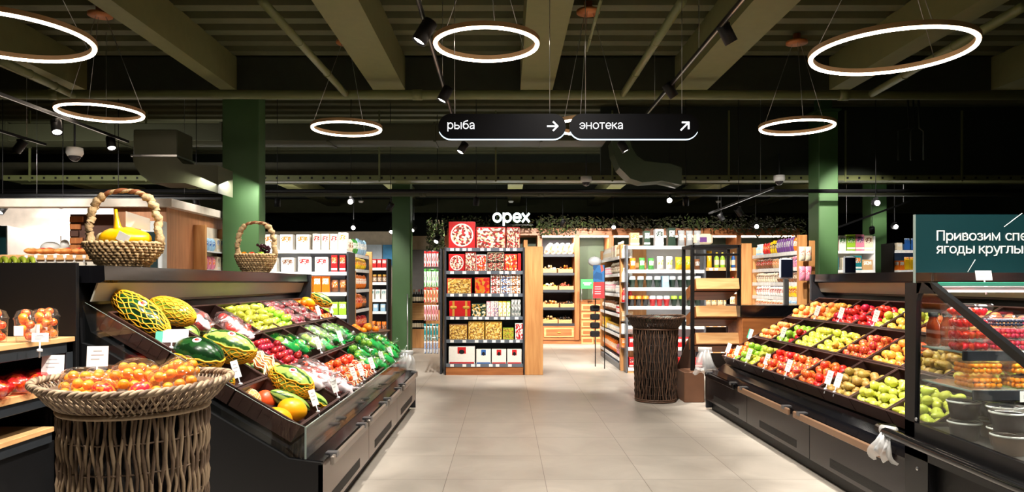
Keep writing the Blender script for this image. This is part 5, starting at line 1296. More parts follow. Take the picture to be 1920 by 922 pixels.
gift(838, 884, 521, zs[3], gR, GOLDB, 'red chest shaped box of golden sweets on the third shelf'); gift(890, 918, 520, zs[3], gR, K_('red','orange','gold',6), 'flat red and gold gift box on the third shelf')
for i in range(3):
    for j in range(3): gift(920+19*i, 938+19*i, 546-14.3*j-12, zs[3]+.122*j, C_('white'), K_('white','brown',['red','blue','orange'][i],9), 'white biscuit box in the nine box stack, %s column %s' % (['left','middle','right'][i], ['bottom','centre','top'][j]))
o = gift(842, 882, 564, zs[2], gR, gR, 'red gift box tied with gold ribbon bows on the fourth shelf')
for x in (-.3, .3): link('ribbon', MB().box(-.05,.05,-.02,-.01,0,1).ball((-.07,-.04,.6),(.1,.06,.1)).ball((.07,-.04,.6),(.1,.06,.1)).mesh('ribbon', C_('gold')), o, loc=(x,0,0))
gift(884, 911, 569, zs[2], C_('darkgreen'), K_('darkgreen','cream','gold',8), 'dark green box with cream plate on the fourth shelf')
for i, (c, m_) in enumerate((('pink','white'), ('white','pink'), ('cream','purple'), ('yellow','white'), ('yellow','white'), ('lime','white'))):
    gift(912+7.6*i, 919+7.6*i, 565, zs[2], C_(c if i not in (1,) else 'white'), K_(m_, c, 'white', 10), '%s slim chocolate box on the fourth shelf, %s' % (c, ordl(i, 6)))
for i in range(3): gift(959+6*i, 964.5+6*i, 562, zs[2], C_('silver'), K_('silver','darkgreen','white',8), 'silver slim box on the fourth shelf, %s' % ordl(i, 3))
gift(842, 876, 608, zs[1], C_('brown'), GOLDB, 'box of chocolates in clear lid on the fifth shelf'); gift(878, 908, 603, zs[1], C_('gold'), GOLDB, 'left golden box of round chocolates on the fifth shelf'); gift(910, 941, 603, zs[1], C_('gold'), GOLDB, 'right golden box of round chocolates on the fifth shelf')
for j in range(2): gift(943, 963, 626-11*j, zs[1]+.095*j, C_('lime'), K_('gold','lime','brown',10), 'small olive and gold box on the fifth shelf, %s of two' % ['lower','upper'][j])
gift(966, 982, 606, zs[1], C_('white'), K_('white','red','red',9), 'white cup shaped box with red mark on the fifth shelf')
for i, (a, b, y_) in enumerate(((841, 890, 650), (893, 920, 655), (922, 949, 655), (951, 978, 655))):
    o = gift(a, b, y_, zs[0], C_('white'), C_('white'), 'white tea box with dark pot picture on the lowest shelf, '+ordl(i, 4))
    link('printed_panel', MB().box(-.16,.16,-.016,-.009,.6,.98,0).mesh('panel', C_('red' if i != 1 else 'blue')), o); link('pot_picture', MB().ball((0,-.02,.7),(.11,.02,.13)).mesh('pot', C_('black')), o)
    link('printed_panel', MB().box(-.47,.47,-.016,-.009,.03,.12,0).mesh('panel', C_('red' if i != 1 else 'blue')), o)
# hanging packets on the left side of the gondola
th = empty('hook_rack', 'dark side rack of hanging bagged goods left of gondola', 'rack', (-1.1, 11.9, 0))
MB().bev(.02, .05, -.02, 1.0, 0, 2.06, .004).obj('side_panel', DGREY, th)
for z in (2.02, 1.72, 1.4, 1.2, .82, .6): MB().tube([(.03, -.05, z), (-.24, -.05, z)], .006, 5).obj('hook_bar', STEEL, th)
for r_, (z, h, ca, cb, n) in enumerate([(1.76, .26, 'silver', 'red', 6), (1.43, .3, 'white', 'green', 6), (1.17, .25, 'tan', 'red', 5), (.88, .3, 'pink', 'brown', 6), (.55, .28, 'teal', 'teal', 5), (.34, .22, 'blue', 'silver', 5)]):
    for i in range(n):
        prod('packet', frm((-1.1, 11.82, 0), 0), -.22+.2*(i/(n-1)), z, .034, h, .03, [K_(ca, cb, 'white', 5), C_(cb)], '%s hanging packet on the gondola side, %s row from top, %s' % (ca, ORD[r_], ordl(i, n)), 'hanging packets on the gondola side', y=.0+.03*(i % 2))

# ---------------------------------------------------------------- deli wall cabinet at the back
dD = 17.7
FRZ = empty('deli_cabinet', 'long wooden deli wall cabinet with lit frames at the back', 'cabinet', (.4, dD, 0)); 
def dx(p): return (p-CX)/F*dD-.4
def dz(q): return EYE+(CY-q)/F*dD
xl, xr = dx(838), dx(1500)
MB().box(xl, xr, .0, .9, dz(441), dz(430)).obj('frieze', OAKD, FRZ); MB().box(xl, xr, -.03, .9, dz(431), dz(428)).obj('cornice', OAKDZ, FRZ)
MB().box(xl, xr, .85, .9, 0, dz(436)).obj('back_panel', mat('cabinet_back_green', '2a3a26', .6), FRZ)
MB().box(xl, xr, .03, .85, 0, .1).obj('plinth', OAKD, FRZ)
for i, p in enumerate((838, 1012, 1082, 1146, 1290, 1385, 1495)): MB().bev(dx(p)-.06, dx(p)+.06, -.02, .85, .1, dz(441), .006).obj('post', OAKDZ, FRZ)
for a, b in ((1016, 1078), (1086, 1142), (1150, 1286), (1294, 1381), (1389, 1491)): MB().box(dx(a), dx(b), .0, .04, dz(444.5), dz(442)).obj('light_strip', emit('warm_strip', 'fff0dc', 14), FRZ)
MB().box(dx(1088), dx(1140), 0, .85, dz(566), dz(563)).obj('worktop', OAKD, FRZ)
MB().box(dx(1016), dx(1078), 0, .85, .1, dz(611)).obj('drawer_block', OAKD, FRZ)
dr = MB().bev(dx(1020), dx(1076), -.02, 0, dz(632), dz(614), .006).obj('drawer', OAK, FRZ); MB().bev(dx(1024), dx(1072), -.024, -.019, dz(629), dz(617), .004).obj('drawer_inset', OAKD, dr); MB().ball((dx(1048), -.035, dz(623)), (.05,.015,.015)).obj('handle', C_('gold'), dr)
MB().box(dx(1088), dx(1140), 0, .85, .1, dz(566)).obj('drawer_block', OAKD, FRZ)
for c in range(2):
    for i in range(5):
        q = 570+i*15.5; d_ = MB().bev(dx(1090+25*c), dx(1113+25*c), -.02, 0, dz(q+12.5), dz(q), .005).obj('drawer', OAK, FRZ); MB().bev(dx(1093+25*c), dx(1110+25*c), -.024, -.019, dz(q+9.5), dz(q+3), .003).obj('drawer_inset', OAKD, d_)
for q in (477, 512, 544, 577, 607):
    s = MB().box(dx(1016), dx(1078), .05, .85, dz(q+2), dz(q)).obj('shelf', DGREY, FRZ); MB().box(dx(1016), dx(1078), .03, .05, dz(q+4), dz(q-1)).obj('price_rail', DGREY, s)
MB().box(dx(1088), dx(1140), .8, .84, dz(562), dz(446)).obj('green_wall', mat('deli_green_wall', '35452c', .6), FRZ)
MB().box(dx(1016), dx(1078), .8, .84, dz(612), dz(446)).obj('dark_back', mat('dark_slate_back', '34343a', .6), FRZ)
arealight(((1048-CX)/F*dD, dD+.1, dz(446)), ((1048-CX)/F*dD, dD+.3, 1), 35, .8, .05); arealight(((1115-CX)/F*dD, dD+.1, dz(446)), ((1115-CX)/F*dD, dD+.5, 1), 25, .6, .05)
FD = frm((.4, dD, 0), 0)
def snack_heap(label, F0, x, y, z, w_, d, h, cols, tray=True, n=26, nm='snack_tray', elong=(1,1,1), r=.03, cat='tray', seed=0):
    rnd = random.Random(seed+len(label)); t = empty(nm, label, cat, (0,0,0)); t.matrix_world = F0 @ Matrix.Translation((x, y, z))
    if tray: o = link('wooden_tray', TRAYM, t, scale=(w_, d, .18))
    mb = MB()
    for i in range(n):
        px_ = rnd.uniform(-.42, .42)*w_; py_ = rnd.uniform(.12, .88)*d; e = 1-abs(px_/w_)*1.2
        mb.ball((px_, py_, .04+rnd.uniform(.2, 1)*h*e), (r*elong[0]*rnd.uniform(.7, 1.2), r*elong[1], r*elong[2]), 8, 6, mi=rnd.randrange(len(cols)))
    o = mb.obj('goods', [C_(c) if c in CN else mat('bake_'+c, c, .6, var=.2, scale=30) for c in cols], t); o['kind'] = 'stuff'; return t
def tr(px0, px1, q, cols, label, **k): return snack_heap(label, FD, (dx(px0)+dx(px1))/2, .08, dz(q), dx(px1)-dx(px0), .55, .16, cols, **k)
tr(1018, 1044, 512, ['cream','tan'], 'wooden tray of pale crackers, left of the second deli shelf', seed=1); tr(1047, 1075, 512, ['orange','brown'], 'wooden tray of orange snacks, right of the second deli shelf')
tr(1018, 1046, 544, ['cream','yellow','tan'], 'wooden tray of pale nuts, left of the third deli shelf'); tr(1049, 1076, 544, ['brown','c0503a'], 'wooden tray of dark red sausages, right of the third deli shelf')
tr(1018, 1048, 577, ['orange','tan'], 'wooden tray of orange dried fruit on the fourth deli shelf'); tr(1051, 1077, 577, ['black','brown'], 'wooden tray of dark dried fruit on the fourth deli shelf')
tr(1018, 1046, 607, ['gold','tan'], 'wooden tray of golden snacks on the lowest deli shelf'); tr(1048, 1073, 607, ['black','3a2a20'], 'wooden tray of black dried fruit on the lowest deli shelf')
for i, (a, c) in enumerate(((1018, 'orange'), (1030, 'd8b088'), (1040, 'c88a4a'), (1051, 'd8a868'), (1062, 'c09050'))):
    t = empty('gift_basket', 'wrapped oval gift basket on the top deli shelf, '+ordl(i, 5), 'gift basket', (0,0,0)); t.matrix_world = FD @ Matrix.Translation((dx(a+6), .2, dz(477))) @ Matrix.Rotation(.5, 4, 'Y')
    MB().ball((0, 0, .16), (.085, .05, .17), 12, 8).obj('goods', pack('basket_print_%d' % i, [CN['tan'], 'f0e0c0', CN['brown'], CN.get(c, c)], 18), t); MB().ball((0, .01, .15), (.1, .06, .19), 14, 8).obj('clear_wrap', FILM, t)
lt = empty('lit_sign', 'lit white lettering орех above the gift gondola', 'sign', (-.31, 16.9, dz(424)-.02))
lettering('lettering', 'орех', .34, (0, 0, .05), emit('nut_letters', 'dffaf4', 5), lt, ext=.02, bold=.012, width=.88)
MB().box(-.05, .95, .03, .05, -.02, .0).obj('rail', BLACK, lt); MB().tube([(.1,.04,0),(.1,.04,1.05)], .008, 5).obj('rod', BLACK, lt); MB().tube([(.8,.04,0),(.8,.04,1.05)], .008, 5).obj('rod', BLACK, lt)
# trailing plants over the frieze
def vines(label, x0, x1, y, z, drop, n, seed):
    rnd = random.Random(seed); t = empty('hanging_vine', label, 'plant', ((x0+x1)/2, y, z)); hw = (x1-x0)/2; mb = MB()
    for i in range(n):
        x = rnd.uniform(-hw, hw); yy = rnd.uniform(-.2, .2); zz = rnd.uniform(-drop, .25)*(.4+.6*rnd.random()); s = rnd.uniform(.03, .06); a, b = rnd.uniform(0, 6.3), rnd.uniform(-1, 1)
        u = Vector((cos(a)*cos(b), sin(a)*cos(b), sin(b)))*s; v = u.cross(Vector((.3, .5, 1))).normalized()*s*.45; c = Vector((x, yy, zz)); mb.add([c-u, c+v, c+u, c-v], [(0,1,2,3)], rnd.randrange(2))
    o = mb.obj('foliage', [mat('vine_leaf', '3a4a1e', .6), mat('vine_leaf_dark', '232c14', .6)], t); o['kind'] = 'stuff'
    for i in range(5): x = -hw+2*hw*(i+.5)/5; MB().tube([(x,0,.2),(x+.05,.05,-.1),(x,.0,-drop*.8)], .006, 4).obj('stem', mat('vine_stem', '3a2f1c', .8), t)
    return t
for i, (a, b, dr_, n) in enumerate(((830, 920, .25, 300), (925, 1000, .15, 150), (1005, 1080, .3, 420), (1080, 1180, .12, 260), (1180, 1290, .15, 260), (1290, 1380, .15, 250), (1380, 1440, .3, 300), (1440, 1510, .5, 320))):
    vines('trailing green plant along the deli cornice, %s' % ordl(i, 8), (a-CX)/F*17.3, (b-CX)/F*17.3, 17.3, dz(424), dr_, n, i)
vines('vine hanging in the dark corner left of the gift boxes', (800-CX)/F*15.4, (832-CX)/F*15.4, 15.4, EYE+100/F*15.4, .75, 420, 77)

# ---------------------------------------------------------------- wine corner behind the dark column
wl = empty('wine_display', 'oak block display with wine bottles left of the gift gondola', 'display stand', (-2.0, 16.6, 0)); kW = 16.6/F
def wx(p): return (p-CX)*kW+2.0
def wz(q): return EYE+(CY-q)*kW
for (a, b, z0, z1, nm) in ((766, 797, 600, 568, 'upper_box'), (766, 797, 660, 617, 'lower_box'), (798, 834, 662, 582, 'tall_block'), (798, 818, 582, 538, 'riser')):
    MB().bev(wx(a), wx(b), 0, .5, wz(z0) if z0 < 655 else 0, wz(z1), .008).obj(nm, OAKZ if nm != 'upper_box' else OAK, wl)
MB().box(wx(766), wx(797), .45, .5, wz(620), wz(598)).obj('niche_back', OAKDZ, wl)
FW = frm((-2.0, 16.6, 0), 0)
for (a, n, q, l_, h) in ((767, 7, 568, 'on the upper oak box', .31), (767, 5, 617, 'in the oak niche', .3), (799, 3, 582, 'on the tall oak block', .31), (799, 3, 538, 'on top of the riser', .3)):
    for i in range(n):
        F1 = FW; bot = prod('wine', F1, wx(a)+.045+.058*i+(.02 if n < 6 else 0), wz(q), .07, h, .07, [C_('black'), C_(['red','gold','white','red','black','red','gold'][i]) , C_('cream')], 'dark wine bottle %s, %s' % (l_, ordl(i, n)), 'wine bottles '+l_, y=.05+(.12 if q == 582 else 0)-(.0 if q != 538 else 0))
gd = empty('dark_door', 'grey double door behind the wine bottles', 'door', (-2.0, 18.4, 0)); kk = 18.4/F
MB().box((771-CX)*kk+2, (800-CX)*kk+2, 0, .05, 0, EYE+(CY-468)*kk).obj('door_leaf', mat('grey_door', '55524f', .45), gd); MB().box((801-CX)*kk+2, (832-CX)*kk+2, 0, .05, 0, EYE+(CY-468)*kk).obj('door_leaf', mat('grey_door', '55524f', .45), gd)
struct('wall_wine_corner', MB().box(-3.4, -1.55, 18.46, 18.6, 0, 2.7), mat('beige_plaster', 'b5a58e', .7))
p = P(764, 552, 14.9); po = empty('steel_post', 'thin steel post at the foot of the dark column', 'post', (p[0], p[1], 0)); MB().tube([(0,0,0),(0,0,1.27)], .014, 8).obj('tube', STEEL, po)

# ---------------------------------------------------------------- white lit shelving behind the left case (cartons)
dL = 11.2; F_L = rack('white lit shelving with cartons behind the left case', (-2.98-.15, dL, 0), 0, 1.36+.0, .5, 1.98, [.62, .99, 1.34, 1.66, 2.0], frm_m=DGREY, sh_m=WSHELF, rail_m=WSHELF, back_m=WSHELF, led=9)
y_ = .04
F2 = F_L
row(F2, -.66, .1, 2.012, [('carton','white','orange',.2,.24,1)], 'on top of the white lit shelving left part', d=.16)
row(F2, .12, .66, 2.012, [('carton','cream','red',.12,.25,3),('carton','white','orange',.13,.27,1)], 'on top of the white lit shelving right part', d=.14)
row(F2, -.66, .66, 1.672, [('carton','white','brown',.2,.22,2),('carton','white','red',.2,.23,2),('carton','red','orange',.09,.26,1)], 'on the upper lit shelf behind the straw basket', d=.16)
row(F2, -.66, .66, 1.352, [('carton','yellow','white',.13,.2,2),('carton','orange','white',.12,.25,2),('bag','brown','orange',.12,.2,1)], 'on the second lit shelf behind the left case', d=.14)
row(F2, -.66, .66, 1.002, [('carton','cream','green',.13,.2,2),('carton','lime','white',.12,.2,2)], 'on the third lit shelf behind the left case', d=.14)
row(F2, -.66, .66, .632, [('bag','yellow','green',.14,.2,2),('bag','lime','white',.14,.2,2)], 'on the lowest lit shelf behind the left case', d=.14)
# ---------------------------------------------------------------- side facing gondola with orange packets
GL = (-2.5, 12.25, 0); F3 = rack('gondola with orange and red packets facing the aisle at left', GL, pi/2, 1.9, .55, 2.0, [.35, .69, 1.04, 1.38, 1.72, 1.97], frm_m=DGREY, sh_m=DGREY, rail_m=WSHELF, back_m=DGREY, plinth=(.12, DGREY), led=5)
for z, it, l_ in ((1.982, [('bag','cream','brown',.12,.24,2),('bag','green','white',.1,.26,1),('bag','lightblue','white',.11,.28,2)], 'top'), (1.732, [('packet','brown','tan',.1,.18,2),('bag','yellow','orange',.12,.2,3)], 'second'), (1.392, [('packet','pink','red',.1,.22,2),('bag','orange','white',.1,.24,3)], 'third'),
                   (1.052, [('bag','orange','red',.09,.26,4),('bag','brown','orange',.1,.22,1)], 'fourth'), (.702, [('bag','red','orange',.1,.22,3)], 'fifth'), (.362, [('bag','cream','orange',.1,.2,3)], 'lowest')):
    row(F3, -.92, .92, z, it, 'on the %s shelf of the left aisle gondola' % l_, d=.1, jit=.15)
wp = empty('oak_post', 'oak end post beyond the orange packets at left', 'panel', (-2.52, 13.32, 0)); MB().bev(-.24, .06, -.03, .03, 0, 2.07, .005).obj('board', OAKZ, wp)
wp = empty('oak_post', 'slim oak edge in the middle of the orange packets', 'panel', (-2.46, 11.75, 0)); MB().bev(-.02, .02, -.03, .03, 0, 1.7, .005).obj('board', OAKZ, wp)
# ---------------------------------------------------------------- far left shelving and poster
F4 = rack('far shelving seen between oak post and dark column', (-2.92, 14.9, 0), 0, .95, .5, 2.0, [.45, .9, 1.15, 1.5, 1.8], back_m=mat('gondola_back', '2b2a2c', .6), led=6, sh_m=WSHELF, rail_m=WSHELF, plinth=(.4, OAKD))
for z, it, l_ in ((1.812, [('bottle','white','red',.07,.2,1),('carton','red','white',.09,.18,2)], 'top'), (1.512, [('bag','red','yellow',.1,.22,1),('jar','brown','gold',.09,.16,2)], 'second'), (1.162, [('bag','orange','brown',.1,.22,1),('carton','white','teal',.1,.2,2)], 'third'), (.912, [('bag','yellow','orange',.1,.2,2),('carton','lightblue','white',.1,.15,1)], 'fourth'), (.462, [('bag','orange','brown',.1,.24,2)], 'lowest')):
    row(F4, -.46, .46, z, it, 'on the %s far shelf beside the dark column' % l_, d=.12)
ps = empty('poster', 'blue poster high beside the dark column', 'poster', P(727, 478, 17.5)); MB().box(-.12, .16, 0, .02, -.25, .25).obj('panel', mat('blue_poster', '3f8fc4', .5, var=.2), ps); MB().box(-.75, -.14, 0, .02, -.2, .25).obj('pale_panel', mat('pale_poster', 'ccdcea', .5), ps)
struct('wall_far_left', MB().box(-8.5, -2.6, 17.6, 17.75, 0, 2.75), mat('pale_plaster', 'c8bca8', .7))
# bowl of squash behind the left case
t = empty('wicker_basket', 'low dark wicker basket of squash at the far end of left case', 'basket', P(672, 622, 9.6)); MB().lathe([(0,-.12),(.28,-.1),(.4,0),(.42,.02),(.38,.02),(.26,-.06),(0,-.08)], 30).obj('bowl', WKD1, t)
MB().lathe([(0,-.85),(.22,-.85),(.24,-.1)], 24).obj('stand', WKD2, t)
for i in range(12):
    a = i*2.4; r = .28*sqrt(i/12); q = P(672, 622, 9.6); put('orange', (q[0]+r*cos(a), q[1]+r*sin(a), q[2]+.03+.03*(i % 2)), 'oranges in the low dark wicker basket', 'orange in the low dark wicker basket behind the left case', 1.3)

# ---------------------------------------------------------------- right aisle gondola, fridge shelving and black crate stand
F5 = rack('side facing gondola of jars beside the red hanging signs', (1.96, 13.65, 0), -pi/2, 2.5, .45, 2.15, [.2, .6, .95, 1.3, 1.65, 1.95], frm_m=OAKZ, sh_m=DGREY, rail_m=WSHELF, back_m=DGREY, plinth=(.1, GREY), post=.08, led=4)
for z, it, l_ in ((1.962, [('bottle','white','cream',.08,.22,2),('carton','cream','pink',.1,.22,1),('bottle','tan','white',.08,.26,1)], 'top'), (1.662, [('jar','pink','silver',.08,.14,2),('bag','cream','brown',.1,.2,2)], 'second'), (1.312, [('bag','white','pink',.1,.22,3),('jar','silver','white',.08,.15,1)], 'third'),
                   (.962, [('bag','brown','white',.1,.2,3),('jar','red','white',.08,.15,1)], 'fourth'), (.612, [('carton','yellow','orange',.08,.2,1),('jar','silver','gold',.08,.14,3)], 'fifth'), (.212, [('bag','orange','cream',.1,.24,3),('bag','pink','brown',.1,.2,1)], 'lowest')):
    row(F5, -1.2, 1.2, z, it, 'on %s shelf of right aisle gondola' % l_, d=.1, jit=.1)
t = empty('side_wing', 'clear side rack of bottles on the near end of right gondola', 'rack', (2.05, 12.3, 0)); MB().bev(-.09, .1, 0, .05, 0, 2.15, .004).obj('oak_board', OAKZ, t)
for i, (q, m_, h) in enumerate(((470, 'white', .22), (515, 'white', .24), (553, 'red', .24), (588, 'tan', .16), (612, 'white', .17), (638, 'orange', .16))):
    z = EYE+(CY-q)/F*12.2-.12; MB().box(-.1, .12, -.14, 0, z-.01, z).obj('small_shelf', GREY, t)
    for j in range(2): prod('bottle' if i < 3 else 'carton', frm((2.05, 12.3, 0), 0), -.045+.1*j, z, .09, h, .09, [C_(m_), K_(m_, 'silver')], '%s item on the gondola end rack, row %s, %s' % (m_, ORD[i], ['left','right'][j]), 'items on the gondola end rack', y=-.12)
# hanging signs at the gondola
t = empty('hanging_sign', 'red sign below a blue picture at the gondola end', 'sign', (P(1123, 530, 12.6)[0], 12.6, 0)); k = 12.6/F
MB().box(-.1, .1, 0, .01, EYE+(CY-559)*k, EYE+(CY-529)*k).obj('red_card', mat('red_sign', 'c8252a', .5), t); MB().box(-.1, .1, 0, .01, EYE+(CY-528)*k, EYE+(CY-497)*k).obj('blue_picture', pack('blue_picture', ['2a5f94','1f4a78','c84a3a','2a5f94'], 9), t)
MB().tube([(.1, .005, 0), (.1, .005, EYE+(CY-495)*k)], .008, 6).obj('pole', BLACK, t)
for i, z_ in enumerate((537, 541, 546, 550)): MB().box(-.07, .03, -.003, 0, EYE+(CY-z_-1)*k, EYE+(CY-z_)*k).obj('text_line', CARD, t)
t = empty('hanging_sign', 'bright green sign on the deli worktop', 'sign', P(1101, 532, 17.2)); MB().box(-.15, .15, 0, .015, -.11, .11).obj('board', mat('bright_green_sign', '34b84e', .5), t); MB().box(-.1, .1, -.004, 0, .01, .03).obj('text_line', CARD, t); MB().box(-.07, .07, -.004, 0, -.03, -.01).obj('text_line', CARD, t)
for sx_ in (-.13, .13): MB().tube([(sx_, .01, -.42), (sx_, .01, -.1)], .008, 5).obj('leg', STEEL, t)
t = empty('basket_stack', 'dark hanging shopping bags below the red sign', 'bags', (P(1117, 590, 12.9)[0], 12.9, 0)); k = 12.9/F
for i in range(4): MB().bev(-.1, .07, -.04, .04, EYE+(CY-572-i*16)*k-.11, EYE+(CY-572-i*16)*k, .02).obj('pouch', C_('black'), t)
MB().tube([(0,.05,0),(0,.05,EYE+(CY-480)*k)], .01, 6).obj('pole', BLACK, t); MB().ball((-.02,0,EYE+(CY-490)*k),(.12,.08,.09)).obj('white_bundle', C_('silver'), t)
# white fridge-like shelving
dR = 12.0; kR = dR/F; x0, x1 = (1176-CX)*kR, (1322-CX)*kR
F6 = rack('white lit shelving with salads behind the dark wicker stand', ((x0+x1)/2, dR, 0), 0, x1-x0, .55, 2.13, [EYE+(CY-q)*kR for q in (690, 652, 612, 575, 540, 507, 462)], frm_m=GREY, sh_m=WSHELF, rail_m=WSHELF, back_m=WSHELF, plinth=(.08, OAK), led=12)
W6 = x1-x0; q6 = lambda q: EYE+(CY-q)*kR+.012
row(F6, -W6/2+.03, W6/2-.03, q6(462), [('carton','tan','gold',.15,.22,1),('carton','darkgreen','silver',.1,.25,1),('carton','silver','darkgreen',.14,.28,1),('carton','darkgreen','white',.12,.3,1),('bag','silver','white',.12,.26,2)], 'on top of the white salad shelving', d=.16)
row(F6, -W6/2+.03, W6/2-.03, q6(507), [('bag','orange','white',.1,.2,1),('bag','green','white',.1,.2,2),('bag','white','lime',.11,.22,2),('bag','yellow','lime',.11,.22,2),('bag','brown','silver',.1,.18,1)], 'on the first lit salad shelf', d=.16)
row(F6, -W6/2+.03, W6/2-.03, q6(540), [('bowl','darkgreen','silver',.115,.19,3),('carton','lightblue','white',.13,.19,.6),('bowl','darkgreen','silver',.115,.19,3)], 'on the second lit salad shelf', d=.15)
row(F6, -W6/2+.03, W6/2-.03, q6(575), [('bowl','black','orange',.11,.17,2),('bowl','red','silver',.11,.17,2),('bowl','darkgreen','lime',.11,.17,3)], 'on the third lit salad shelf', d=.15)
row(F6, -W6/2+.03, W6/2-.03, q6(612), [('bowl','black','silver',.15,.1,3)], 'on the fourth lit salad shelf', d=.15)
row(F6, -W6/2+.03, W6/2-.03, q6(652), [('carton','red','white',.1,.16,2)], 'on the fifth lit salad shelf', d=.15)
row(F6, -W6/2+.03, W6/2-.03, q6(690), [('carton','red','black',.12,.16,2)], 'on the lowest lit salad shelf', d=.15)
x0, x1 = (1330-CX)*kR, (1396-CX)*kR
F7 = rack('shelving with yellow bottles behind the tall black crate stand', ((x0+x1)/2, dR+.3, 0), 0, x1-x0, .5, 2.15, [EYE+(CY-q)*kR for q in (660, 610, 575, 547, 502)], frm_m=OAKZ, sh_m=OAK, rail_m=OAK, back_m=mat('gondola_back', '2b2a2c', .6), led=8)
W7 = x1-x0
for q, it, l_ in ((502, [('bag','yellow','yellow',.09,.3,1),('bottle','lime','yellow',.09,.26,2),('bottle','blue','white',.09,.26,.5)], 'top'), (547, [('jar','black','gold',.09,.15,2),('bottle','red','red',.08,.24,1)], 'second'), (575, [('bag','cream','gold',.1,.16,2)], 'third'), (610, [('bag','yellow','brown',.12,.18,2)], 'fourth'), (660, [('bag','orange','green',.12,.2,2)], 'lowest')):
    row(F7, -W7/2+.03, W7/2-.03, EYE+(CY-q)*kR+.012, it, 'on the %s shelf behind the crate stand' % l_, d=.1)
t = empty('paper_bag', 'cream bag with purple mark on top right of salad shelving', 'bag', P(1318, 456, 12.1)); MB().bev(-.16, .16, -.05, .05, -.02, .16, .03).obj('bag_body', C_('cream'), t); MB().box(-.07,.05,-.055,-.05,.02,.1).obj('purple_mark', C_('purple'), t)
# tall black stand with empty oak trays
dS = 9.25; kS = dS/F; t = empty('crate_stand', 'tall black metal stand with three tilted empty oak trays', 'stand', (2.68, dS, 0))
sx0, sx1 = (1297-CX)*kS-2.68, (1384-CX)*kS-2.68; top = EYE+(CY-459)*kS
for xx in (sx0, sx1):
    for yy in (-.03, .42): MB().bev(xx-.022, xx+.022, yy-.02, yy+.02, 0, top, .004).obj('upright', BLACK, t)
for yy in (-.03, .42):
    MB().bev(sx0, sx1, yy-.02, yy+.02, top-.04, top, .004).obj('top_bar', BLACK, t)
MB().bev(sx0, sx1, -.05, -.01, top-.14, top-.11, .004).obj('top_bar', BLACK, t)
for xx in (sx0, sx1): MB().bev(xx-.02, xx+.02, -.03, .42, top-.04, top, .004).obj('side_bar', BLACK, t)
for i, q in enumerate((526, 577, 627)):
    z = EYE+(CY-q)*kS; tw_ = empty('oak_tray', 'empty tilted oak tray on the crate stand, %s' % ['top one','middle one','lowest one'][i], 'tray', (2.68+(sx0+sx1)/2, dS-.1, z-.02)); tw_.rotation_euler = (-.3, 0, 0); hw_ = (sx1-sx0)/2-.025; l2 = -hw_
    MB().box(l2, hw_, 0, .5, -.09, -.075).obj('base', OAKD, tw_); MB().box(l2, hw_, -.012, 0, -.09, .05).obj('front_board', OAK, tw_); MB().box(l2, hw_, .5, .512, -.09, .05).obj('back_board', OAK, tw_)
    MB().box(l2, l2+.012, 0, .5, -.075, .05).obj('side_board', OAKD, tw_); MB().box(hw_-.012, hw_, 0, .5, -.075, .05).obj('side_board', OAKD, tw_)
    MB().bev(sx0, sx1, -.04, -.01, z-.145, z-.11, .004).obj('tray_bearer', BLACK, t)
t = empty('wooden_crate', 'brown cardboard coloured crate at the foot of the black stand', 'crate', (2.36, 9.2, 0)); MB().bev(-.12, .13, -.15, .3, 0, .38, .008).obj('box', mat('crate_board', '6e4a34', .6, var=.1), t); MB().prism([(-.12,.38),(.13,.38),(.13,.9),(.1,.9)], .28, .3).obj('flap', mat('crate_board_dark', '4c3426', .6), t)
t = empty('wooden_bin', 'oak sided bin with dark rim at far end of right case', 'bin', (3.28, 9.0, 0)); k9 = 9.0/F
MB().bev(-.33, .6, 0, .6, 0, EYE+(CY-594)*k9, .008).obj('oak_box', OAKD, t); MB().bev(-.36, .6, -.02, .6, EYE+(CY-594)*k9, EYE+(CY-572)*k9, .008).obj('dark_rim', BLACKG, t)

# ---------------------------------------------------------------- right snack gondola and shelves behind the right case
XS = 4.2; F8 = rack('long gondola of bagged snacks behind the right case', (XS, 11.3, 0), -pi/2, 2.0, .2, 2.1, [.4, .85, 1.075, 1.28, 1.495, 1.716, 1.95], frm_m=OAKZ, sh_m=WSHELF, rail_m=WSHELF, back_m=mat('gondola_back', '2b2a2c', .6), post=.08, led=8)
for z, it, l_ in ((1.962, [('bottle','lightblue','white',.07,.18,1),('bag','red','orange',.09,.18,1),('bag','yellow','black',.09,.2,1),('bag','purple','silver',.08,.22,2),('bag','orange','white',.08,.2,1)], 'top'), (1.728, [('bag','brown','red',.1,.16,2),('bag','tan','orange',.1,.15,2),('bag','pink','purple',.1,.16,1)], 'second'),
                   (1.507, [('bag','cream','brown',.1,.15,2),('bag','brown','cream',.1,.15,2)], 'third'), (1.292, [('bag','white','red',.1,.15,2),('bag','yellow','red',.1,.16,1)], 'fourth'), (1.087, [('bag','cream','orange',.1,.14,2),('bag','lightblue','white',.1,.15,1)], 'fifth'), (.862, [('bag','white','yellow',.1,.2,2)], 'sixth')):
    row(F8, -.94, .94, z, it, 'on the %s shelf of the snack gondola' % l_, d=.08, jit=.2)
wp = empty('oak_post', 'oak end post left of the snack gondola', 'panel', P(1400, 700, 12.35)[:2]+(0,)); MB().bev(-.09, .09, 0, .1, 0, EYE+(CY-456)/F*12.35, .006).obj('board', OAKZ, wp)
wp = empty('oak_post', 'oak end post between snack gondola and bright column', 'panel', P(1506, 700, 10.2)[:2]+(0,)); MB().bev(-.06, .06, 0, .08, 0, EYE+(CY-440)/F*10.2, .006).obj('board', OAKZ, wp)
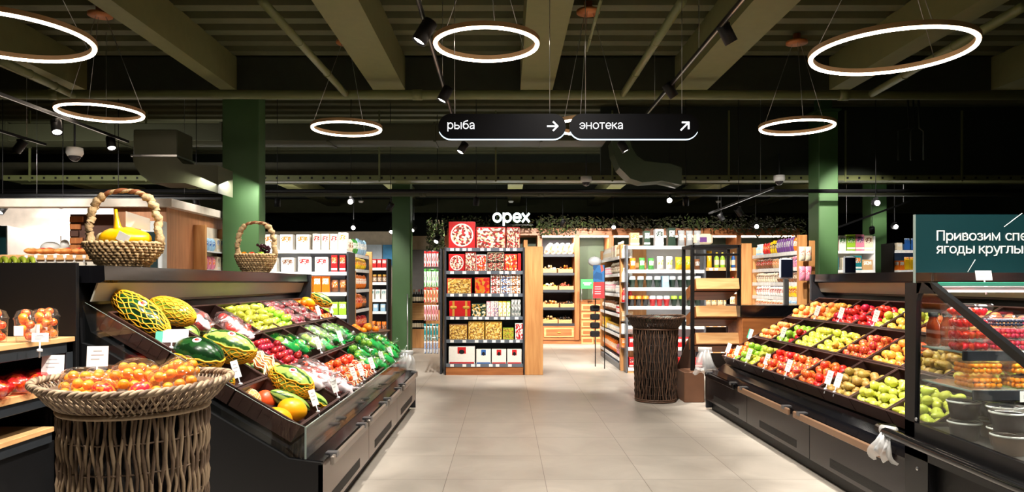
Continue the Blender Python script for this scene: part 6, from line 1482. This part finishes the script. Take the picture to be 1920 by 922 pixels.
for i, (q, c) in enumerate(((470, 'cream'), (507, 'pink'))):
    for j in range(2): prod('bag', frm((P(1512, q, 10.0)[0], 10.0, EYE+(CY-q)/F*10.0-.02), 0), -.04+.08*j, -.12, .1, .2, .08, [C_(c), K_(c, 'red')], '%s bag hanging on the oak post, %s %s' % (c, ['upper','lower'][i], ['left','right'][j]), 'bags on the oak post')
dT = 14.2; kT = dT/F
xT0, xT1 = (1555-CX)*kT, (1640-CX)*kT; zT = lambda q: EYE+(CY-q)*kT
F9 = rack('white shelving of tea boxes between the two right columns', ((xT0+xT1)/2, dT, 0), 0, xT1-xT0, .5, 2.42, [zT(580), zT(545), zT(507), zT(471)], frm_m=WSHELF, sh_m=WSHELF, rail_m=WSHELF, back_m=mat('cream_back', 'e8ddc8', .6), led=8)
WT = xT1-xT0
row(F9, -WT/2+.02, WT/2-.02, zT(471)+.012, [('carton','orange','white',.14,.22,1),('carton','white','green',.14,.3,1),('carton','lime','green',.18,.32,1),('carton','pink','purple',.2,.32,1),('carton','cream','brown',.17,.3,1)], 'on the upper tea shelf between the columns', d=.1)
row(F9, -WT/2+.02, WT/2-.02, zT(507)+.012, [('carton','teal','white',.14,.25,1),('carton','cream','brown',.15,.24,1),('carton','teal','orange',.2,.28,1),('carton','tan','white',.2,.2,1)], 'on the lower tea shelf between the columns', d=.1)
row(F9, -WT/2+.02, WT/2-.02, zT(545)+.012, [('carton','cream','green',.14,.2,1),('carton','tan','brown',.15,.2,1)], 'on the third tea shelf between the columns', d=.1)
xT0, xT1 = (1676-CX)*kT*1.08, (1760-CX)*kT*1.08; dU = dT*1.08; zU = lambda q: EYE+(CY-q)/F*dU
F10 = rack('shelving of household goods right of the shorter column', ((xT0+xT1)/2, dU, 0), 0, xT1-xT0, .5, 2.35, [zU(560), zU(507), zU(470)], frm_m=BLACK, sh_m=WSHELF, rail_m=WSHELF, back_m=mat('blue_back', '3a5f8a', .6, var=.2), led=7)
WU = xT1-xT0
row(F10, -WU/2+.02, WU/2-.02, zU(470)+.012, [('carton','cream','white',.12,.16,1),('packet','blue','blue',.11,.26,3)], 'on the upper household shelf', d=.1)
row(F10, -WU/2+.02, WU/2-.02, zU(507)+.012, [('carton','orange','white',.1,.2,1),('packet','yellow','orange',.1,.28,1),('packet','red','blue',.1,.28,1),('bottle','lightblue','white',.1,.25,1)], 'on the lower household shelf', d=.1)
def tablet(label, px, py, d, w_, h):
    t = empty('price_checker', label, 'screen', P(px, py, d)); t.location.z = 0; z = P(px, py, d)[2]
    MB().bev(-w_/2, w_/2, 0, .04, z-h/2, z+h/2, .025).obj('casing', mat('pale_casing', 'c9cdd6', .3), t); MB().bev(-w_/2+.015, w_/2-.012, -.004, .001, z-h/2+.02, z+h/2-.02, .012).obj('screen', mat('dark_blue_screen', '141828', .15), t)
    MB().bev(-.035, .035, .005, .04, 0, z-h/2, .01).obj('pole', STEEL, t)
tablet('price checker screen on a steel pole in front of the snacks', 1475, 503, 9.4, .18, .27)
tablet('price checker screen between the two right columns', 1594, 497, 9.6, .17, .24)

# ---------------------------------------------------------------- bakery corner at far left
WALLW = wood('bakery_wood_wall', 'a56c46', 'c48a60', 'z')
t = empty('bakery_booth', 'wood clad bakery booth with white top band at far left', 'booth', (-4.4, 9.37, 0)); k = 9.37/F
zb = lambda q: EYE+(CY-q)*k
MB().box((213-CX)*k+4.4, -.0, 0, 3.6, 0, zb(387)).obj('wood_body', WALLW, t)
MB().box(-5.2, .12, -.12, .1, zb(389), zb(374)).box(-.05, .12, .1, 3.7, zb(389), zb(374)).obj('white_band', mat('white_band', 'd8cdc0', .5), t)
for i in range(3):
    n_ = MB().box(-.005, .006, .88+i*.85, 1.63+i*.85, .9, zb(412)).obj('niche_back', mat('niche_cream', 'e8dcc8', .6), t)
FN = frm((-4.4+.02, 9.37, 0), pi/2)
for i in range(2):
    for j, z in enumerate((1.15, 1.42, 1.69, 1.96)):
        MB().box(.0, .14, 0.85+i*.87, 1.65+i*.87, z-.02, z).obj('niche_shelf', WSHELF, t)
        row(frm((-4.4+.13, 9.37+1.25+i*.87, 0), pi/2), -.38, .38, z, [('bag', ['white','cream','pink','lightblue'][j], ['red','brown','orange','blue'][j], .1, .2, 2), ('carton', 'cream', ['red','orange','brown','blue'][j], .1, .2, 1)], 'on %s shelf of niche %s' % (ORD[3-j], ['near the corner', 'farther back'][i]), d=.1)
    MB().bev(.0, .17, .83+i*.87-.03, .83+i*.87+.03, .9, zb(412), .004).obj('niche_post', OAKZ, t)
MB().bev(.0, .17, .83+2*.87-.03, .83+2*.87+.03, .9, zb(412), .004).obj('niche_post', OAKZ, t)
fr_ = empty('glass_door_fridge', 'white fridge with glass door set in the bakery wood wall', 'fridge', ((292-CX)*k, 9.3, 0)); MB().bev(-.12, .16, -.08, .05, .9, zb(416), .01).obj('casing', mat('fridge_white', 'e0e4e6', .3), fr_); MB().box(-.09, .10, -.09, -.08, 1.0, zb(436)).obj('glass_door', mat('fridge_glass', '2c3a3c', .1, var=.3), fr_)
# brick look column, white tiles, painted board
t = empty('dark_wood_column', 'column clad in dark reclaimed wood blocks in the bakery', 'column', ((172-CX)*k*1.035, 9.7, 0)); MB().box((130-172)*k, (214-172)*k, 0, .5, 0, zb(397)).obj('core', mat('dark_wood_block', '4a2c20', .6, var=.35, scale=6, stretch=(.4,1,4)), t)
for i in range(9): MB().bev((131-172)*k, (148-172)*k+.03*(i % 3), -.03, .0, 1.55+i*.095, 1.63+i*.095, .005).obj('wood_block', OAKDZ if i % 3 else mat('dark_wood_block', '4a2c20', .6), t)
dK = 11.4; kK = dK/F
struct('wall_bakery', MB().box(-14.9, -4.6-1.9, 12.6, 12.7, 0, EYE+(CY-380)/F*12.6), mat('bakery_white_wall', 'd9cbbd', .6))
t = empty('painted_board', 'grey painted board leaning on the bakery wall', 'board', P(62, 480, dK)); MB().prism([(-.5,0),(.43,0),(.43,.32),(-.5,.5)], 0, .03).obj('panel', mat('grey_painted_board', '6e6660', .6, var=.25, scale=4), t)
t = empty('white_mixer', 'white kitchen mixer and bowls in front of the painted board', 'mixer', P(95, 478, 10.2)); MB().ball((0,0,.1),(.14,.1,.09)).ball((.2,0,.14),(.06,.06,.08)).obj('body', WHITE, t); MB().tube([(.28,0,.05),(.36,0,.28),(.45,0,.3)], lambda i: [.03,.04,.06][i], 8).obj('arm', WHITE, t)
t = empty('teal_sign', 'dark teal sign at the far left edge of the bakery', 'sign', P(3, 488, 10)); MB().box(-.2,.06,0,.03,0,.48).obj('panel', TEAL, t)
ct = empty('bakery_counter', 'oak bakery counter loaded with loaves', 'counter', (0, 0, 0)); cA = P(45, 482, 9.0); ct.location = (cA[0], cA[1], 0); wA = 150/F*9.0
MB().bev(-.4, wA, 0, .6, 0, 1.78, .01).obj('cabinet', mat('counter_white', 'cfc6b8', .5), ct); MB().bev(-.42, wA+.02, -.03, .62, 1.78, 1.85, .01).obj('oak_top', OAK, ct)
for i in range(8): price_tag('small price card on the bakery counter edge, '+ordl(i, 8), (cA[0]+.05+.12*i, 8.965, 1.77), w_=.04, h=.035, tilt=0)
BRD = mat('bread_crust', 'd08a48', .6, var=.3, scale=25)
for i in range(9):
    t = empty('bread_loaf', 'baked loaf with red topping on the bakery counter, '+ordl(i, 9), 'bread', (cA[0]+.02+.115*i, 9.12+.05*(i % 2), 1.87), group='loaves on the bakery counter')
    MB().ball((0, 0, .03), (.075, .12, .04), 12, 8).obj('crust', BRD, t); MB().ball((.01, -.02, .06), (.03, .05, .015), 8, 6).obj('topping', C_('red') if i % 3 else C_('cream'), t)
arealight((-7, 10.6, 2.75), (-7.2, 12.4, 1.5), 150, 2.5, .3)  # added fill lamp, no fixture, brightening the bakery wall
arealight((-3.9, 10.2, 2.9), (-4.5, 10.6, 1.6), 30, 1.2, .2)  # added fill lamp, no fixture, brightening the booth side and niches
